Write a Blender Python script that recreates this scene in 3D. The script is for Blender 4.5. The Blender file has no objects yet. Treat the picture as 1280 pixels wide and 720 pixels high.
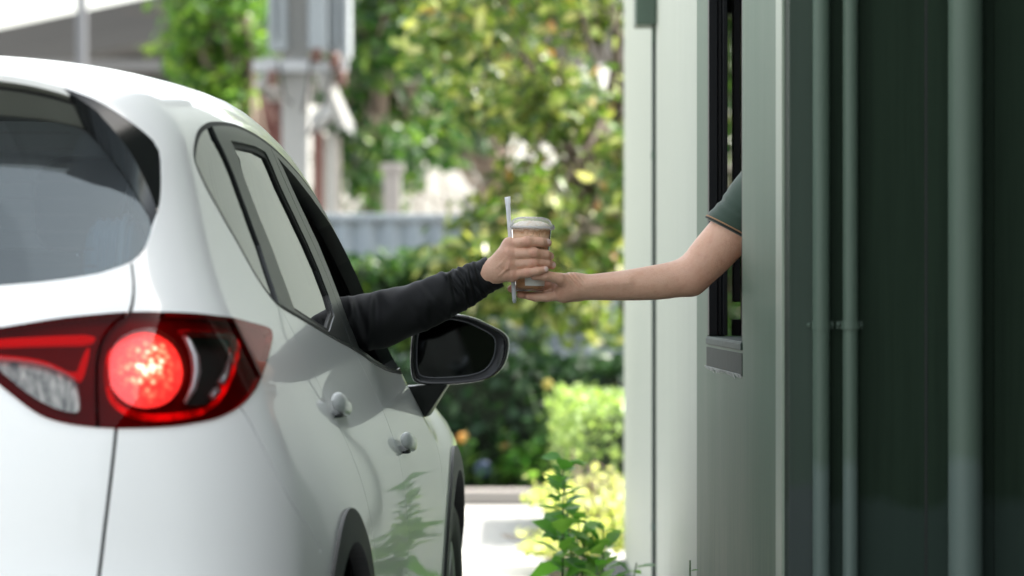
import bpy, bmesh, math, random
import numpy as np
from mathutils import Vector, Matrix
from mathutils.geometry import delaunay_2d_cdt
SC = bpy.context.scene
COL = SC.collection
rng = np.random.default_rng(7)
random.seed(7)
R = math.radians
EYE = 1.22            # eye height of the photographer, metres

# ------------------------------------------------------------------ object helpers
def tag(o, label=None, cat=None, group=None, kind=None):
    if label: o['label'] = label
    if cat: o['category'] = cat
    if group: o['group'] = group
    if kind: o['kind'] = kind
    return o
def empty(name, loc=(0, 0, 0), rz=0.0):
    o = bpy.data.objects.new(name, None); COL.objects.link(o)
    o.location = loc; o.rotation_euler = (0, 0, rz); o.empty_display_size = .2
    return o
def link(name, me, mat, parent=None):
    o = bpy.data.objects.new(name, me); COL.objects.link(o)
    if mat is not None and not me.materials: me.materials.append(mat)
    if parent is not None: o.parent = parent
    return o
def mesh_np(name, V, Fs, smooth=True):
    me = bpy.data.meshes.new(name)
    V = np.asarray(V, np.float32)
    if isinstance(Fs, np.ndarray):
        n, k = Fs.shape
        me.vertices.add(len(V)); me.vertices.foreach_set('co', V.ravel())
        me.loops.add(n*k); me.loops.foreach_set('vertex_index', Fs.astype(np.int32).ravel())
        me.polygons.add(n)
        me.polygons.foreach_set('loop_start', np.arange(0, n*k, k, dtype=np.int32))
        me.update(calc_edges=True); me.validate()
    else:
        me.from_pydata(V.tolist(), [], Fs); me.update()
    if smooth: me.polygons.foreach_set('use_smooth', np.ones(len(me.polygons), bool))
    return me
class MB:
    """collects shapes for one mesh"""
    def __init__(s): s.v = []; s.f = []
    def add(s, V, Fs):
        o = len(s.v); s.v += [tuple(map(float, p)) for p in V]; s.f += [tuple(int(i)+o for i in f) for f in Fs]; return s
    def box(s, x0, x1, y0, y1, z0, z1):
        V = [(x0,y0,z0),(x1,y0,z0),(x1,y1,z0),(x0,y1,z0),(x0,y0,z1),(x1,y0,z1),(x1,y1,z1),(x0,y1,z1)]
        return s.add(V, [(3,2,1,0),(4,5,6,7),(0,1,5,4),(1,2,6,5),(2,3,7,6),(3,0,4,7)])
    def tube(s, pts, rad, n=16, cap=True, flat=None):
        pts = [np.array(p, float) for p in pts]; m = len(pts)
        rad = [rad]*m if np.isscalar(rad) else rad
        up = np.array([0, 0, 1.0]); V = []; prev = None
        for i in range(m):
            t = pts[min(i+1, m-1)]-pts[max(i-1, 0)]; t /= np.linalg.norm(t)+1e-12
            if prev is None:
                a = up if abs(t[2]) < .9 else np.array([1.0, 0, 0])
                u = np.cross(a, t)
            else: u = prev-np.dot(prev, t)*t
            u /= np.linalg.norm(u); w = np.cross(t, u); prev = u
            for k in range(n):
                a = 2*math.pi*k/n; V.append(pts[i]+rad[i]*(math.cos(a)*u+math.sin(a)*w))
        Fs = [(i*n+k, i*n+(k+1) % n, (i+1)*n+(k+1) % n, (i+1)*n+k) for i in range(m-1) for k in range(n)]
        if cap: Fs += [tuple(range(n-1, -1, -1)), tuple(range((m-1)*n, m*n))]
        return s.add(V, Fs)
    def lathe(s, prof, c=(0, 0, 0), axis='z', n=48):
        V = []
        for r, h in prof:
            for k in range(n):
                a = 2*math.pi*k/n; p = (r*math.cos(a), r*math.sin(a), h)
                if axis == 'x': p = (p[2], p[0], p[1])
                if axis == 'y': p = (p[0], p[2], -p[1])
                V.append((p[0]+c[0], p[1]+c[1], p[2]+c[2]))
        m = len(prof)
        return s.add(V, [(i*n+k, i*n+(k+1) % n, (i+1)*n+(k+1) % n, (i+1)*n+k) for i in range(m-1) for k in range(n)])
    def grid(s, P):
        P = np.asarray(P, float); a, b = P.shape[:2]
        return s.add(P.reshape(-1, 3), [(i*b+j, i*b+j+1, (i+1)*b+j+1, (i+1)*b+j) for i in range(a-1) for j in range(b-1)])
    def superell(s, c, r, e=.5, n=24, rot=None):
        th = np.linspace(-math.pi/2, math.pi/2, n//2+1); ph = np.linspace(0, 2*math.pi, n+1)[:-1]
        sg = lambda w, q: np.sign(w)*np.abs(w)**q
        V = []
        for t in th:
            for p in ph:
                V.append((r[0]*sg(math.cos(t), e)*sg(math.cos(p), e), r[1]*sg(math.cos(t), e)*sg(math.sin(p), e), r[2]*sg(math.sin(t), e)))
        V = np.array(V)
        if rot is not None: V = V@np.array(rot).T
        V = V+np.array(c); m = len(th)
        return s.add(V, [(i*n+k, i*n+(k+1) % n, (i+1)*n+(k+1) % n, (i+1)*n+k) for i in range(m-1) for k in range(n)])
    def build(s, name, mat, parent=None, smooth=False, bevel=0, auto=None):
        me = bpy.data.meshes.new(name); me.from_pydata(s.v, [], s.f); me.update()
        bm = bmesh.new(); bm.from_mesh(me)
        bmesh.ops.remove_doubles(bm, verts=bm.verts, dist=1e-6)
        bmesh.ops.dissolve_degenerate(bm, edges=bm.edges, dist=1e-7)
        bmesh.ops.recalc_face_normals(bm, faces=bm.faces)
        if bevel:
            es = [e for e in bm.edges if len(e.link_faces) == 2 and e.calc_face_angle(0) > .5]
            bmesh.ops.bevel(bm, geom=es, offset=bevel, segments=2, affect='EDGES', profile=.5, clamp_overlap=True)
        if auto is not None:
            for e in bm.edges: e.smooth = not (len(e.link_faces) == 2 and e.calc_face_angle(0) > auto)
            smooth = True
        bm.to_mesh(me); bm.free()
        if smooth: me.polygons.foreach_set('use_smooth', np.ones(len(me.polygons), bool))
        return link(name, me, mat, parent)

# ------------------------------------------------------------------ material helpers
class NT:
    def __init__(s, name):
        s.m = bpy.data.materials.new(name); s.m.use_nodes = True; s.t = s.m.node_tree; s.t.nodes.clear()
        s.out = s.n('ShaderNodeOutputMaterial')
    def n(s, ty, **kw):
        nd = s.t.nodes.new(ty)
        for k, v in kw.items():
            if k in ('inp',):
                for kk, vv in v.items():
                    if isinstance(vv, bpy.types.NodeSocket): s.t.links.new(vv, nd.inputs[kk])
                    else: nd.inputs[kk].default_value = vv
            else: setattr(nd, k, v)
        return nd
    def lk(s, a, b): s.t.links.new(a, b)
    def ramp(s, fac, stops, interp='LINEAR'):
        r = s.n('ShaderNodeValToRGB'); r.color_ramp.interpolation = interp
        el = r.color_ramp.elements
        while len(el) > 1: el.remove(el[0])
        el[0].position = stops[0][0]; el[0].color = (*stops[0][1], 1) if len(stops[0][1]) == 3 else stops[0][1]
        for p, c in stops[1:]:
            e = el.new(p); e.color = (*c, 1) if len(c) == 3 else c
        s.lk(fac, r.inputs['Fac']); return r.outputs['Color']
    def coord(s, scale=(1, 1, 1), kind='Object'):
        tc = s.n('ShaderNodeTexCoord'); mp = s.n('ShaderNodeMapping', inp={'Scale': scale})
        s.lk(tc.outputs[kind], mp.inputs['Vector']); return mp.outputs['Vector']
    def noise(s, vec, scale, detail=4, rough=.55, w=0):
        return s.n('ShaderNodeTexNoise', inp={'Vector': vec, 'Scale': scale, 'Detail': detail, 'Roughness': rough, 'Distortion': w}).outputs['Fac']
    def mixc(s, fac, a, b, mode='MIX'):
        m = s.n('ShaderNodeMix', data_type='RGBA', blend_type=mode)
        for i, v in ((0, fac), (6, a), (7, b)):
            if isinstance(v, bpy.types.NodeSocket): s.lk(v, m.inputs[i])
            else: m.inputs[i].default_value = v if i == 0 else ((*v, 1) if len(v) == 3 else v)
        return m.outputs[2]
    def math(s, op, a, b=0.0, c=None):
        m = s.n('ShaderNodeMath', operation=op)
        for i, v in enumerate((a, b) if c is None else (a, b, c)):
            if isinstance(v, bpy.types.NodeSocket): s.lk(v, m.inputs[i])
            else: m.inputs[i].default_value = v
        return m.outputs[0]
    def bump(s, h, strength=.3, dist=.01):
        return s.n('ShaderNodeBump', inp={'Height': h, 'Strength': strength, 'Distance': dist}).outputs['Normal']
    def pbr(s, **kw):
        b = s.n('ShaderNodeBsdfPrincipled')
        for k, v in kw.items():
            k = k.replace('_', ' ')
            if isinstance(v, bpy.types.NodeSocket): s.lk(v, b.inputs[k])
            elif k in ('Base Color', 'Coat Tint', 'Emission Color', 'Specular Tint', 'Sheen Tint') and len(v) == 3: b.inputs[k].default_value = (*v, 1)
            else: b.inputs[k].default_value = v
        return b
    def done(s, sh):
        s.lk(sh.outputs[0] if hasattr(sh, 'outputs') else sh, s.out.inputs['Surface']); return s.m
def simple(name, col, rough=.5, metal=0, spec=.5, var=0.0, vs=8, bump=0, bs=200, **kw):
    t = NT(name); c = col
    if var or bump: v = t.coord()
    if var:
        f = t.noise(v, vs); c = t.mixc(f, tuple(x*(1-var) for x in col), tuple(min(1, x*(1+var)) for x in col))
    args = dict(Base_Color=c, Roughness=rough, Metallic=metal); args.update(kw)
    b = t.pbr(**args); b.inputs['Specular IOR Level'].default_value = spec
    if bump: t.lk(t.bump(t.noise(v, bs, 3), bump, .002), b.inputs['Normal'])
    return t.done(b)
def tinted_glass(name, tint, refl=(1, 1, 1), rough=0.0, ior=1.5):
    t = NT(name)
    fr = t.n('ShaderNodeFresnel', inp={'IOR': ior})
    tr = t.n('ShaderNodeBsdfTransparent', inp={'Color': (*tint, 1)})
    gl = t.n('ShaderNodeBsdfGlossy', inp={'Color': (*refl, 1), 'Roughness': rough})
    mx = t.n('ShaderNodeMixShader'); t.lk(fr.outputs[0], mx.inputs[0]); t.lk(tr.outputs[0], mx.inputs[1]); t.lk(gl.outputs[0], mx.inputs[2])
    return t.done(mx)
# ------------------------------------------------------------------ signed-distance surfaces (bodies, hands, clothes)
def smin(a, b, k):
    h = np.maximum(k-np.abs(a-b), 0)/k
    return np.minimum(a, b)-h*h*k*.25
def cap(P, a, b, ra, rb):
    a = np.array(a, np.float32); b = np.array(b, np.float32); ab = b-a
    t = np.clip(((P-a)@ab)/max(float(ab@ab), 1e-12), 0, 1)
    return np.sqrt(((P-a-t[..., None]*ab)**2).sum(-1))-(ra+t*(rb-ra))
def ell(P, c, r, rot=None):
    q = (P-np.array(c, np.float32))
    if rot is not None: q = q@np.array(rot, np.float32)
    q = q/np.array(r, np.float32); n = np.sqrt((q*q).sum(-1))
    return (n-1)*min(r)*np.minimum(1, n)**0+0*n
def surface_net(fn, lo, hi, h):
    lo = np.array(lo, float); n = np.ceil((np.array(hi)-lo)/h).astype(int)+1
    ax = [lo[i]+h*np.arange(n[i]) for i in range(3)]
    P = np.stack(np.meshgrid(*ax, indexing='ij'), -1).astype(np.float32)
    D = fn(P); del P
    s = D < 0
    c = np.zeros(tuple(n-1), bool); cnt = np.zeros(tuple(n-1), int)
    for i in (0, 1):
        for j in (0, 1):
            for k in (0, 1): cnt += s[i:n[0]-1+i, j:n[1]-1+j, k:n[2]-1+k]
    c = (cnt > 0) & (cnt < 8)
    I = np.argwhere(c); idx = -np.ones(c.shape, int); idx[c] = np.arange(len(I))
    acc = np.zeros((len(I), 3)); w = np.zeros(len(I))
    cor = [(i, j, k) for i in (0, 1) for j in (0, 1) for k in (0, 1)]
    for a in cor:
        for ax_ in range(3):
            if a[ax_] == 0:
                b = list(a); b[ax_] = 1
                da = D[tuple((I+a).T)]; db = D[tuple((I+b).T)]
                x = (da < 0) != (db < 0); t = np.where(x, da/np.where(x, da-db, 1), 0)
                p = np.array(a)+t[:, None]*(np.array(b)-np.array(a))
                acc[x] += p[x]; w[x] += 1
    V = lo+h*(I+acc/w[:, None])
    Fs = []
    for ax_ in range(3):
        o1, o2 = [(1, 2), (2, 0), (0, 1)][ax_]
        sl = [slice(None)]*3; sl[ax_] = slice(0, n[ax_]-1); A = s[tuple(sl)]
        sl[ax_] = slice(1, n[ax_]); B = s[tuple(sl)]
        E = np.argwhere(A != B)
        ok = (E[:, o1] > 0) & (E[:, o2] > 0) & (E[:, o1] < n[o1]-1) & (E[:, o2] < n[o2]-1); E = E[ok]
        u1 = np.zeros(3, int); u1[o1] = 1; u2 = np.zeros(3, int); u2[o2] = 1
        q = np.stack([idx[tuple((E-u1-u2).T)], idx[tuple((E-u2).T)], idx[tuple(E.T)], idx[tuple((E-u1).T)]], 1)
        fl = ~A[tuple(E.T)]; q[fl] = q[fl][:, ::-1]
        Fs.append(q)
    return V, np.concatenate(Fs)
def relax(V, Fs, it=2, lam=.5):
    V = V.copy(); n = len(V)
    for _ in range(it):
        a = np.zeros_like(V); c = np.zeros(n)
        for i in range(4):
            x, y = Fs[:, i], Fs[:, (i+1) % 4]
            np.add.at(a, x, V[y]); np.add.at(c, x, 1)
        V += lam*(a/np.maximum(c, 1)[:, None]-V)
    return V
# ---------- smooth 1-D / 2-D tables -------------------------------------------------
def pchip(xk,yk,x):
    xk=np.asarray(xk,float); yk=np.asarray(yk,float); x=np.asarray(x,float)
    h=np.diff(xk); d=np.diff(yk,axis=0)/(h if yk.ndim==1 else h[:,None])
    m=np.zeros_like(yk)
    for i in range(1,len(xk)-1):
        a,b=d[i-1],d[i]; w1=2*h[i]+h[i-1]; w2=h[i]+2*h[i-1]
        ok=(a*b)>0
        m[i]=np.where(ok,(w1+w2)/np.where(ok,w1/np.where(ok,a,1)+w2/np.where(ok,b,1),1),0)
    m[0]=d[0]; m[-1]=d[-1]
    i=np.clip(np.searchsorted(xk,x)-1,0,len(xk)-2)
    t=np.clip((x-xk[i])/h[i],0,1); hh=h[i]
    if yk.ndim>1: t=t[:,None]; hh=hh[:,None]
    return (yk[i]*(1+2*t)*(1-t)**2+m[i]*hh*t*(1-t)**2+yk[i+1]*t*t*(3-2*t)-m[i+1]*hh*t*t*(1-t))
def gauss1(a,s,axis):
    n=int(3*s)+1; k=np.exp(-0.5*(np.arange(-n,n+1)/s)**2); k/=k.sum()
    a=np.moveaxis(a,axis,0); p=np.concatenate([2*a[:1]-a[n:0:-1],a,2*a[-1:]-a[-2:-n-2:-1]])
    o=sum(k[j]*p[j:j+a.shape[0]] for j in range(2*n+1)); return np.moveaxis(o,0,axis)
class Tab1:
    def __init__(s,xk,yk,sig,x0,x1,st=.01):
        s.x0=x0; s.st=st; g=np.arange(x0,x1+st/2,st); s.v=gauss1(pchip(xk,yk,np.clip(g,xk[0],xk[-1])),sig/st,0)
    def __call__(s,x):
        u=np.clip((x-s.x0)/s.st,1,len(s.v)-3.001); i=u.astype(int); t=u-i; v=s.v
        a,b,c,d=v[i-1],v[i],v[i+1],v[i+2]
        return b+.5*t*(c-a+t*(2*a-5*b+4*c-d+t*(3*(b-c)+d-a)))
class Tab2:   # rows z, cols y
    def __init__(s,zk,yk,tab,sz,sy,z0,z1,y0,y1,st=.02):
        s.z0,s.y0,s.st=z0,y0,st
        gz=np.arange(z0,z1+st/2,st); gy=np.arange(y0,y1+st/2,st)
        a=pchip(zk,np.array(tab,float),np.clip(gz,zk[0],zk[-1]))
        a=pchip(yk,a.T.copy(),np.clip(gy,yk[0],yk[-1])).T
        s.v=gauss1(gauss1(a,sz/st,0),sy/st,1)
    def __call__(s,y,z):
        v=s.v
        u=np.clip((z-s.z0)/s.st,1,v.shape[0]-3.001); w=np.clip((y-s.y0)/s.st,1,v.shape[1]-3.001)
        i=u.astype(int); t=u-i; j=w.astype(int); q=w-j
        def cr(a,b,c,d,t): return b+.5*t*(c-a+t*(2*a-5*b+4*c-d+t*(3*(b-c)+d-a)))
        return cr(*[cr(v[i+k,j-1],v[i+k,j],v[i+k,j+1],v[i+k,j+2],q) for k in(-1,0,1,2)],t)
ZK=[.10,.30,.50,.70,.80,.90,1.0,1.1,1.2,1.3,1.4,1.5,1.6,1.8]
YK=[-.2,.3,.6,.9,1.3,1.75,2.2,2.7,3.1,3.6,4.0,4.4,4.7]
WT=[
[.80,.82,.835,.84,.84,.84,.84,.84,.84,.845,.84,.80,.74],
[.80,.82,.845,.86,.86,.86,.86,.86,.86,.875,.86,.82,.76],
[.80,.83,.862,.878,.876,.878,.879,.879,.881,.887,.873,.83,.77],
[.80,.835,.866,.881,.879,.881,.882,.882,.885,.891,.878,.83,.77],
[.80,.835,.861,.873,.873,.875,.876,.877,.880,.888,.873,.82,.75],
[.79,.822,.842,.852,.854,.856,.857,.857,.857,.858,.83,.77,.70],
[.765,.792,.808,.816,.818,.820,.820,.818,.814,.805,.77,.72,.65],
[.73,.755,.768,.774,.776,.778,.780,.783,.779,.75,.71,.66,.60],
[.68,.700,.716,.728,.736,.740,.744,.750,.747,.71,.67,.62,.56],
[.64,.660,.676,.690,.700,.705,.710,.716,.712,.68,.64,.59,.53],
[.61,.630,.646,.660,.670,.675,.679,.681,.670,.65,.61,.56,.50],
[.585,.603,.620,.636,.646,.651,.652,.648,.640,.62,.58,.53,.47],
[.56,.578,.600,.622,.634,.636,.634,.626,.615,.59,.55,.50,.44],
[.52,.54,.57,.595,.61,.61,.605,.595,.58,.55,.51,.46,.40]]
Wt=Tab2(ZK,YK,WT,.045,.14,0,1.84,-.2,4.8)
Tc=Tab1([-.2,.2,.35,.6,1.0,1.5,2.0,2.3,2.6,3.0,3.25,3.45,3.6,4.0,4.25,4.4,4.5,4.6],
        [1.578,1.59,1.601,1.620,1.643,1.653,1.628,1.58,1.458,1.245,1.13,1.08,1.065,1.02,.97,.92,.86,.75],.05,-.2,4.8)
Cr=Tab1([-.2,.3,.8,1.5,2.2,2.9,3.3,3.6,4.6],[.95,.95,.95,1.06,1.08,1.08,.8,.45,.5],.1,-.2,4.8)
Rc=Tab1([0,.2,.35,.5,.64,.70,.78,.9,1.0,1.1,1.18,1.24,1.3,1.4,1.5,1.57,1.62,1.8],
        [.20,.13,.05,.005,.0,.02,.045,.065,.085,.115,.155,.20,.245,.31,.345,.335,.345,.42],.022,0,1.84)
def smax(a,b,k):
    h=np.maximum(k-np.abs(a-b),0)/k
    return np.maximum(a,b)+h*h*k*.25
def carf(p):
    x=np.abs(p[...,0]); y=p[...,1]; z=p[...,2]
    g1=(x-Wt(y,z))*.96
    x2=x*x
    g3=(z-(Tc(y)-Cr(y)*(.10*x2+.32*x2*x2)))*np.where(y>2.3,.9,.99)
    plan=.10*x2+.22*x2*x2
    g2=((Rc(z)+plan)-y)*.93
    g4=(y-(4.52-.20*x2-.45*x2*x2-.35*np.maximum(z-.75,0)-.25*np.maximum(.45-z,0)))*.95
    f=smax(g1,g3,.085)
    kr=.16
    f=smax(f,g2,kr)
    f=smax(f,g4,.2)
    f=smax(f,.22-z,.05)
    return f
def carn(p,e=.002):
    g=np.stack([carf(p+np.eye(3)[i]*e)-carf(p-np.eye(3)[i]*e) for i in range(3)],-1)
    return g/np.linalg.norm(g,axis=-1,keepdims=True)
# panel lines of the car, car space: x to its right, y ahead from the rear bumper, z up (metres)
CV = dict(
lamp=[(0.384,0.161,1.156),(0.432,0.173,1.164),(0.481,0.186,1.172),(0.53,0.199,1.177),(0.582,0.218,1.181),(0.626,0.244,1.18),(0.672,0.288,1.178),(0.713,0.367,1.17),(0.733,0.535,1.162),(0.743,0.682,1.154),(0.747,0.736,1.148),(0.752,0.718,1.137),(0.758,0.646,1.122),(0.764,0.544,1.102),(0.769,0.416,1.078),(0.766,0.339,1.055),(0.755,0.29,1.036),(0.74,0.255,1.023),(0.719,0.223,1.012),(0.69,0.195,1.006),(0.655,0.172,1.001),(0.613,0.154,0.999),(0.572,0.141,0.999),(0.541,0.133,1.001),(0.504,0.126,1.005),(0.467,0.121,1.014),(0.442,0.12,1.027),(0.416,0.122,1.047),(0.39,0.124,1.067),(0.358,0.13,1.094),(0.324,0.138,1.122),(0.298,0.144,1.139),(0.31,0.147,1.144),(0.347,0.154,1.151)],
lampsplit=[(0.582,0.218,1.181),(0.556,0.197,1.162),(0.542,0.18,1.138),(0.537,0.165,1.106),(0.538,0.152,1.069),(0.541,0.141,1.031),(0.543,0.134,1.0)],
seam1=[(0.575,0.281,1.26),(0.58,0.266,1.239),(0.584,0.249,1.217),(0.584,0.23,1.194),(0.582,0.218,1.181)],
seam2=[(0.572,0.141,1.0),(0.568,0.128,0.944),(0.561,0.113,0.869),(0.553,0.093,0.771)],
rim=[(0.335,0.423,1.572),(0.388,0.426,1.564),(0.441,0.425,1.55),(0.468,0.425,1.54),(0.494,0.427,1.53),(0.533,0.434,1.506),(0.558,0.442,1.488),(0.578,0.45,1.471),(0.59,0.456,1.458),(0.596,0.453,1.445),(0.599,0.441,1.425),(0.604,0.409,1.378),(0.604,0.388,1.354),(0.602,0.366,1.331),(0.599,0.342,1.308),(0.593,0.318,1.287),(0.585,0.297,1.272),(0.573,0.28,1.26),(0.546,0.259,1.25),(0.523,0.245,1.242),(0.45,0.222,1.23),(0.375,0.206,1.224)],
mid=[(0.442,0.424,1.548),(0.496,0.414,1.512),(0.529,0.412,1.476),(0.554,0.406,1.443),(0.573,0.4,1.41),(0.592,0.389,1.371),(0.604,0.377,1.34)],
brake=[(0.672,0.218,1.091),(0.672,0.211,1.079),(0.669,0.203,1.067),(0.664,0.196,1.057),(0.657,0.187,1.047),(0.649,0.18,1.04),(0.639,0.173,1.034),(0.628,0.167,1.031),(0.616,0.162,1.029),(0.604,0.159,1.031),(0.593,0.156,1.034),(0.582,0.155,1.04),(0.572,0.154,1.048),(0.564,0.155,1.058),(0.558,0.157,1.068),(0.554,0.16,1.08),(0.552,0.164,1.092),(0.553,0.168,1.105),(0.556,0.174,1.116),(0.56,0.18,1.127),(0.567,0.187,1.137),(0.576,0.194,1.145),(0.586,0.201,1.15),(0.597,0.207,1.154),(0.608,0.214,1.155),(0.62,0.22,1.154),(0.632,0.224,1.15),(0.642,0.228,1.144),(0.652,0.23,1.136),(0.66,0.229,1.127),(0.666,0.227,1.116),(0.67,0.223,1.104)],
cham=[(0.655,0.241,1.148),(0.692,0.283,1.147),(0.723,0.345,1.145),(0.734,0.38,1.14),(0.737,0.326,1.11),(0.732,0.279,1.076),(0.719,0.24,1.045),(0.708,0.223,1.035),(0.683,0.199,1.032),(0.667,0.189,1.035),(0.676,0.203,1.055),(0.68,0.218,1.08),(0.675,0.233,1.112),(0.665,0.24,1.134)],
redstrip=[(0.735,0.391,1.141),(0.74,0.426,1.138),(0.746,0.348,1.106),(0.741,0.291,1.071),(0.728,0.249,1.041),(0.712,0.222,1.024),(0.684,0.194,1.016),(0.643,0.169,1.012),(0.607,0.155,1.013),(0.579,0.15,1.025),(0.56,0.149,1.044),(0.551,0.155,1.069),(0.549,0.166,1.1),(0.554,0.177,1.124),(0.561,0.182,1.131),(0.556,0.173,1.113),(0.556,0.164,1.091),(0.559,0.156,1.066),(0.568,0.152,1.046),(0.586,0.153,1.031),(0.613,0.16,1.023),(0.649,0.174,1.023),(0.678,0.193,1.026),(0.709,0.221,1.032),(0.722,0.244,1.046),(0.734,0.281,1.073),(0.739,0.327,1.106)],
instrip=[(0.348,0.148,1.139),(0.385,0.155,1.143),(0.459,0.168,1.147),(0.535,0.185,1.15),(0.53,0.176,1.135),(0.46,0.162,1.134),(0.386,0.149,1.132),(0.348,0.145,1.132)],
inred=[(0.362,0.141,1.119),(0.387,0.142,1.117),(0.424,0.147,1.114),(0.462,0.15,1.107),(0.506,0.15,1.084),(0.513,0.161,1.109),(0.521,0.172,1.13),(0.527,0.173,1.13),(0.518,0.149,1.075),(0.51,0.148,1.076),(0.494,0.148,1.088),(0.462,0.147,1.102),(0.425,0.145,1.109),(0.387,0.14,1.112),(0.362,0.139,1.115)],
reverse=[(0.375,0.139,1.112),(0.425,0.144,1.107),(0.462,0.146,1.099),(0.494,0.147,1.085),(0.509,0.146,1.073),(0.518,0.133,1.023),(0.497,0.129,1.024),(0.466,0.126,1.034),(0.428,0.126,1.057),(0.389,0.132,1.089),(0.376,0.134,1.1)],
bumperseam=[(0.75,0.277,1.031),(0.766,0.288,1.005),(0.787,0.3,0.962),(0.81,0.322,0.91),(0.828,0.351,0.865),(0.849,0.465,0.813),(0.857,0.53,0.779)],
dlo_rear=[(0.752,1.252,1.159),(0.74,1.029,1.179),(0.734,0.956,1.19),(0.727,0.913,1.203),(0.715,0.859,1.228),(0.702,0.818,1.259),(0.689,0.783,1.29),(0.675,0.729,1.325),(0.662,0.677,1.358),(0.654,0.642,1.379),(0.646,0.609,1.402),(0.639,0.589,1.423),(0.635,0.582,1.436),(0.632,0.595,1.45),(0.63,0.625,1.465),(0.626,0.678,1.483),(0.624,0.736,1.496),(0.624,0.802,1.506),(0.624,0.872,1.513),(0.627,0.999,1.519),(0.629,1.157,1.523),(0.633,1.307,1.52)],
bar_l=[(0.628,0.87,1.506),(0.638,0.878,1.481),(0.649,0.933,1.445),(0.657,0.963,1.419),(0.674,0.999,1.361),(0.696,1.025,1.295),(0.723,1.004,1.22),(0.737,0.984,1.186)],
bar_r=[(0.636,1.039,1.502),(0.642,1.028,1.485),(0.653,1.07,1.448),(0.659,1.077,1.423),(0.677,1.125,1.363),(0.701,1.176,1.292),(0.727,1.18,1.22),(0.743,1.169,1.179)],
rg_r=[(0.652,1.487,1.482),(0.661,1.5,1.447),(0.668,1.537,1.421),(0.68,1.57,1.379),(0.694,1.627,1.333),(0.707,1.679,1.293),(0.724,1.685,1.244),(0.746,1.668,1.182),(0.76,1.658,1.146)],
b_l=[(0.648,1.546,1.493),(0.66,1.576,1.454),(0.669,1.625,1.421),(0.686,1.732,1.363),(0.703,1.813,1.31),(0.72,1.863,1.259),(0.74,1.878,1.204),(0.754,1.846,1.164),(0.773,1.824,1.116)],
b_s=[(0.648,1.61,1.492),(0.659,1.638,1.459),(0.668,1.703,1.426),(0.686,1.804,1.364),(0.703,1.886,1.311),(0.721,1.938,1.259),(0.742,1.959,1.2),(0.758,1.941,1.155),(0.777,1.919,1.106)],
b_r=[(0.654,1.672,1.477),(0.66,1.718,1.458),(0.668,1.775,1.428),(0.686,1.886,1.369),(0.704,1.977,1.312),(0.723,2.019,1.256),(0.743,2.038,1.2),(0.759,2.037,1.154),(0.78,2.045,1.099)])
# ================================================================== THE WHITE CAR
PAINT = simple('white_car_paint', (.75, .765, .755), rough=.28, Coat_Weight=.55, Coat_Roughness=.025, Coat_IOR=1.42, spec=.3, var=.015, vs=2.5)
BLACKGLOSS = simple('gloss_black_trim', (.010, .011, .011), rough=.12)
BLACKPLASTIC = simple('black_plastic', (.022, .023, .023), rough=.5, bump=.12, bs=900)
RUBBER = simple('rubber', (.015, .015, .015), rough=.65)
SATINTRIM = simple('satin_dark_trim', (.022, .026, .025), rough=.34, spec=.32)
LINER = simple('dark_liner', (.008, .008, .008), rough=.9)
TRIMGREY = simple('grey_cabin_trim', (.055, .057, .056), rough=.8)
SEATCLOTH = simple('charcoal_seat_cloth', (.020, .021, .023), rough=.85, bump=.2, bs=400)
SIDEGLASS = tinted_glass('tinted_side_glass', (.055, .065, .06), ior=1.58)
t = NT('dusty_rear_glass'); v = t.coord(); fr = t.n('ShaderNodeFresnel', inp={'IOR': 1.8})
tr = t.n('ShaderNodeBsdfTransparent', inp={'Color': (.62, .73, .76, 1)}); df = t.n('ShaderNodeBsdfDiffuse', inp={'Color': (.52, .58, .60, 1)}); gl_ = t.n('ShaderNodeBsdfGlossy', inp={'Roughness': 0.0, 'Color': (.84, .96, 1, 1)})
sep = t.n('ShaderNodeSeparateXYZ', inp={'Vector': v}); dx = t.math('ADD', sep.outputs['X'], -.02); dz = t.math('ADD', sep.outputs['Z'], -1.20)
swept = t.n('ShaderNodeMapRange', inp={'Value': t.math('SQRT', t.math('ADD', t.math('MULTIPLY', dx, dx), t.math('MULTIPLY', t.math('MULTIPLY', dz, dz), 2.0))), 'From Min': .395, 'From Max': .405, 'To Min': .018, 'To Max': .05}).outputs[0]
dust = t.math('MULTIPLY', swept, t.math('ADD', .65, t.math('MULTIPLY', t.noise(v, 9, 5, .65), .7)))
m1 = t.n('ShaderNodeMixShader'); t.lk(dust, m1.inputs[0]); t.lk(tr.outputs[0], m1.inputs[1]); t.lk(df.outputs[0], m1.inputs[2])
m2 = t.n('ShaderNodeMixShader'); t.lk(fr.outputs[0], m2.inputs[0]); t.lk(m1.outputs[0], m2.inputs[1]); t.lk(gl_.outputs[0], m2.inputs[2]); REARGLASS = t.done(m2)
FRONTGLASS = tinted_glass('windscreen_glass', (.75, .8, .78))
CHROME = simple('chrome', (.75, .76, .77), rough=.12, metal=1)
SILVER = simple('alloy_silver', (.45, .46, .46), rough=.35, metal=.9)

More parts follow.
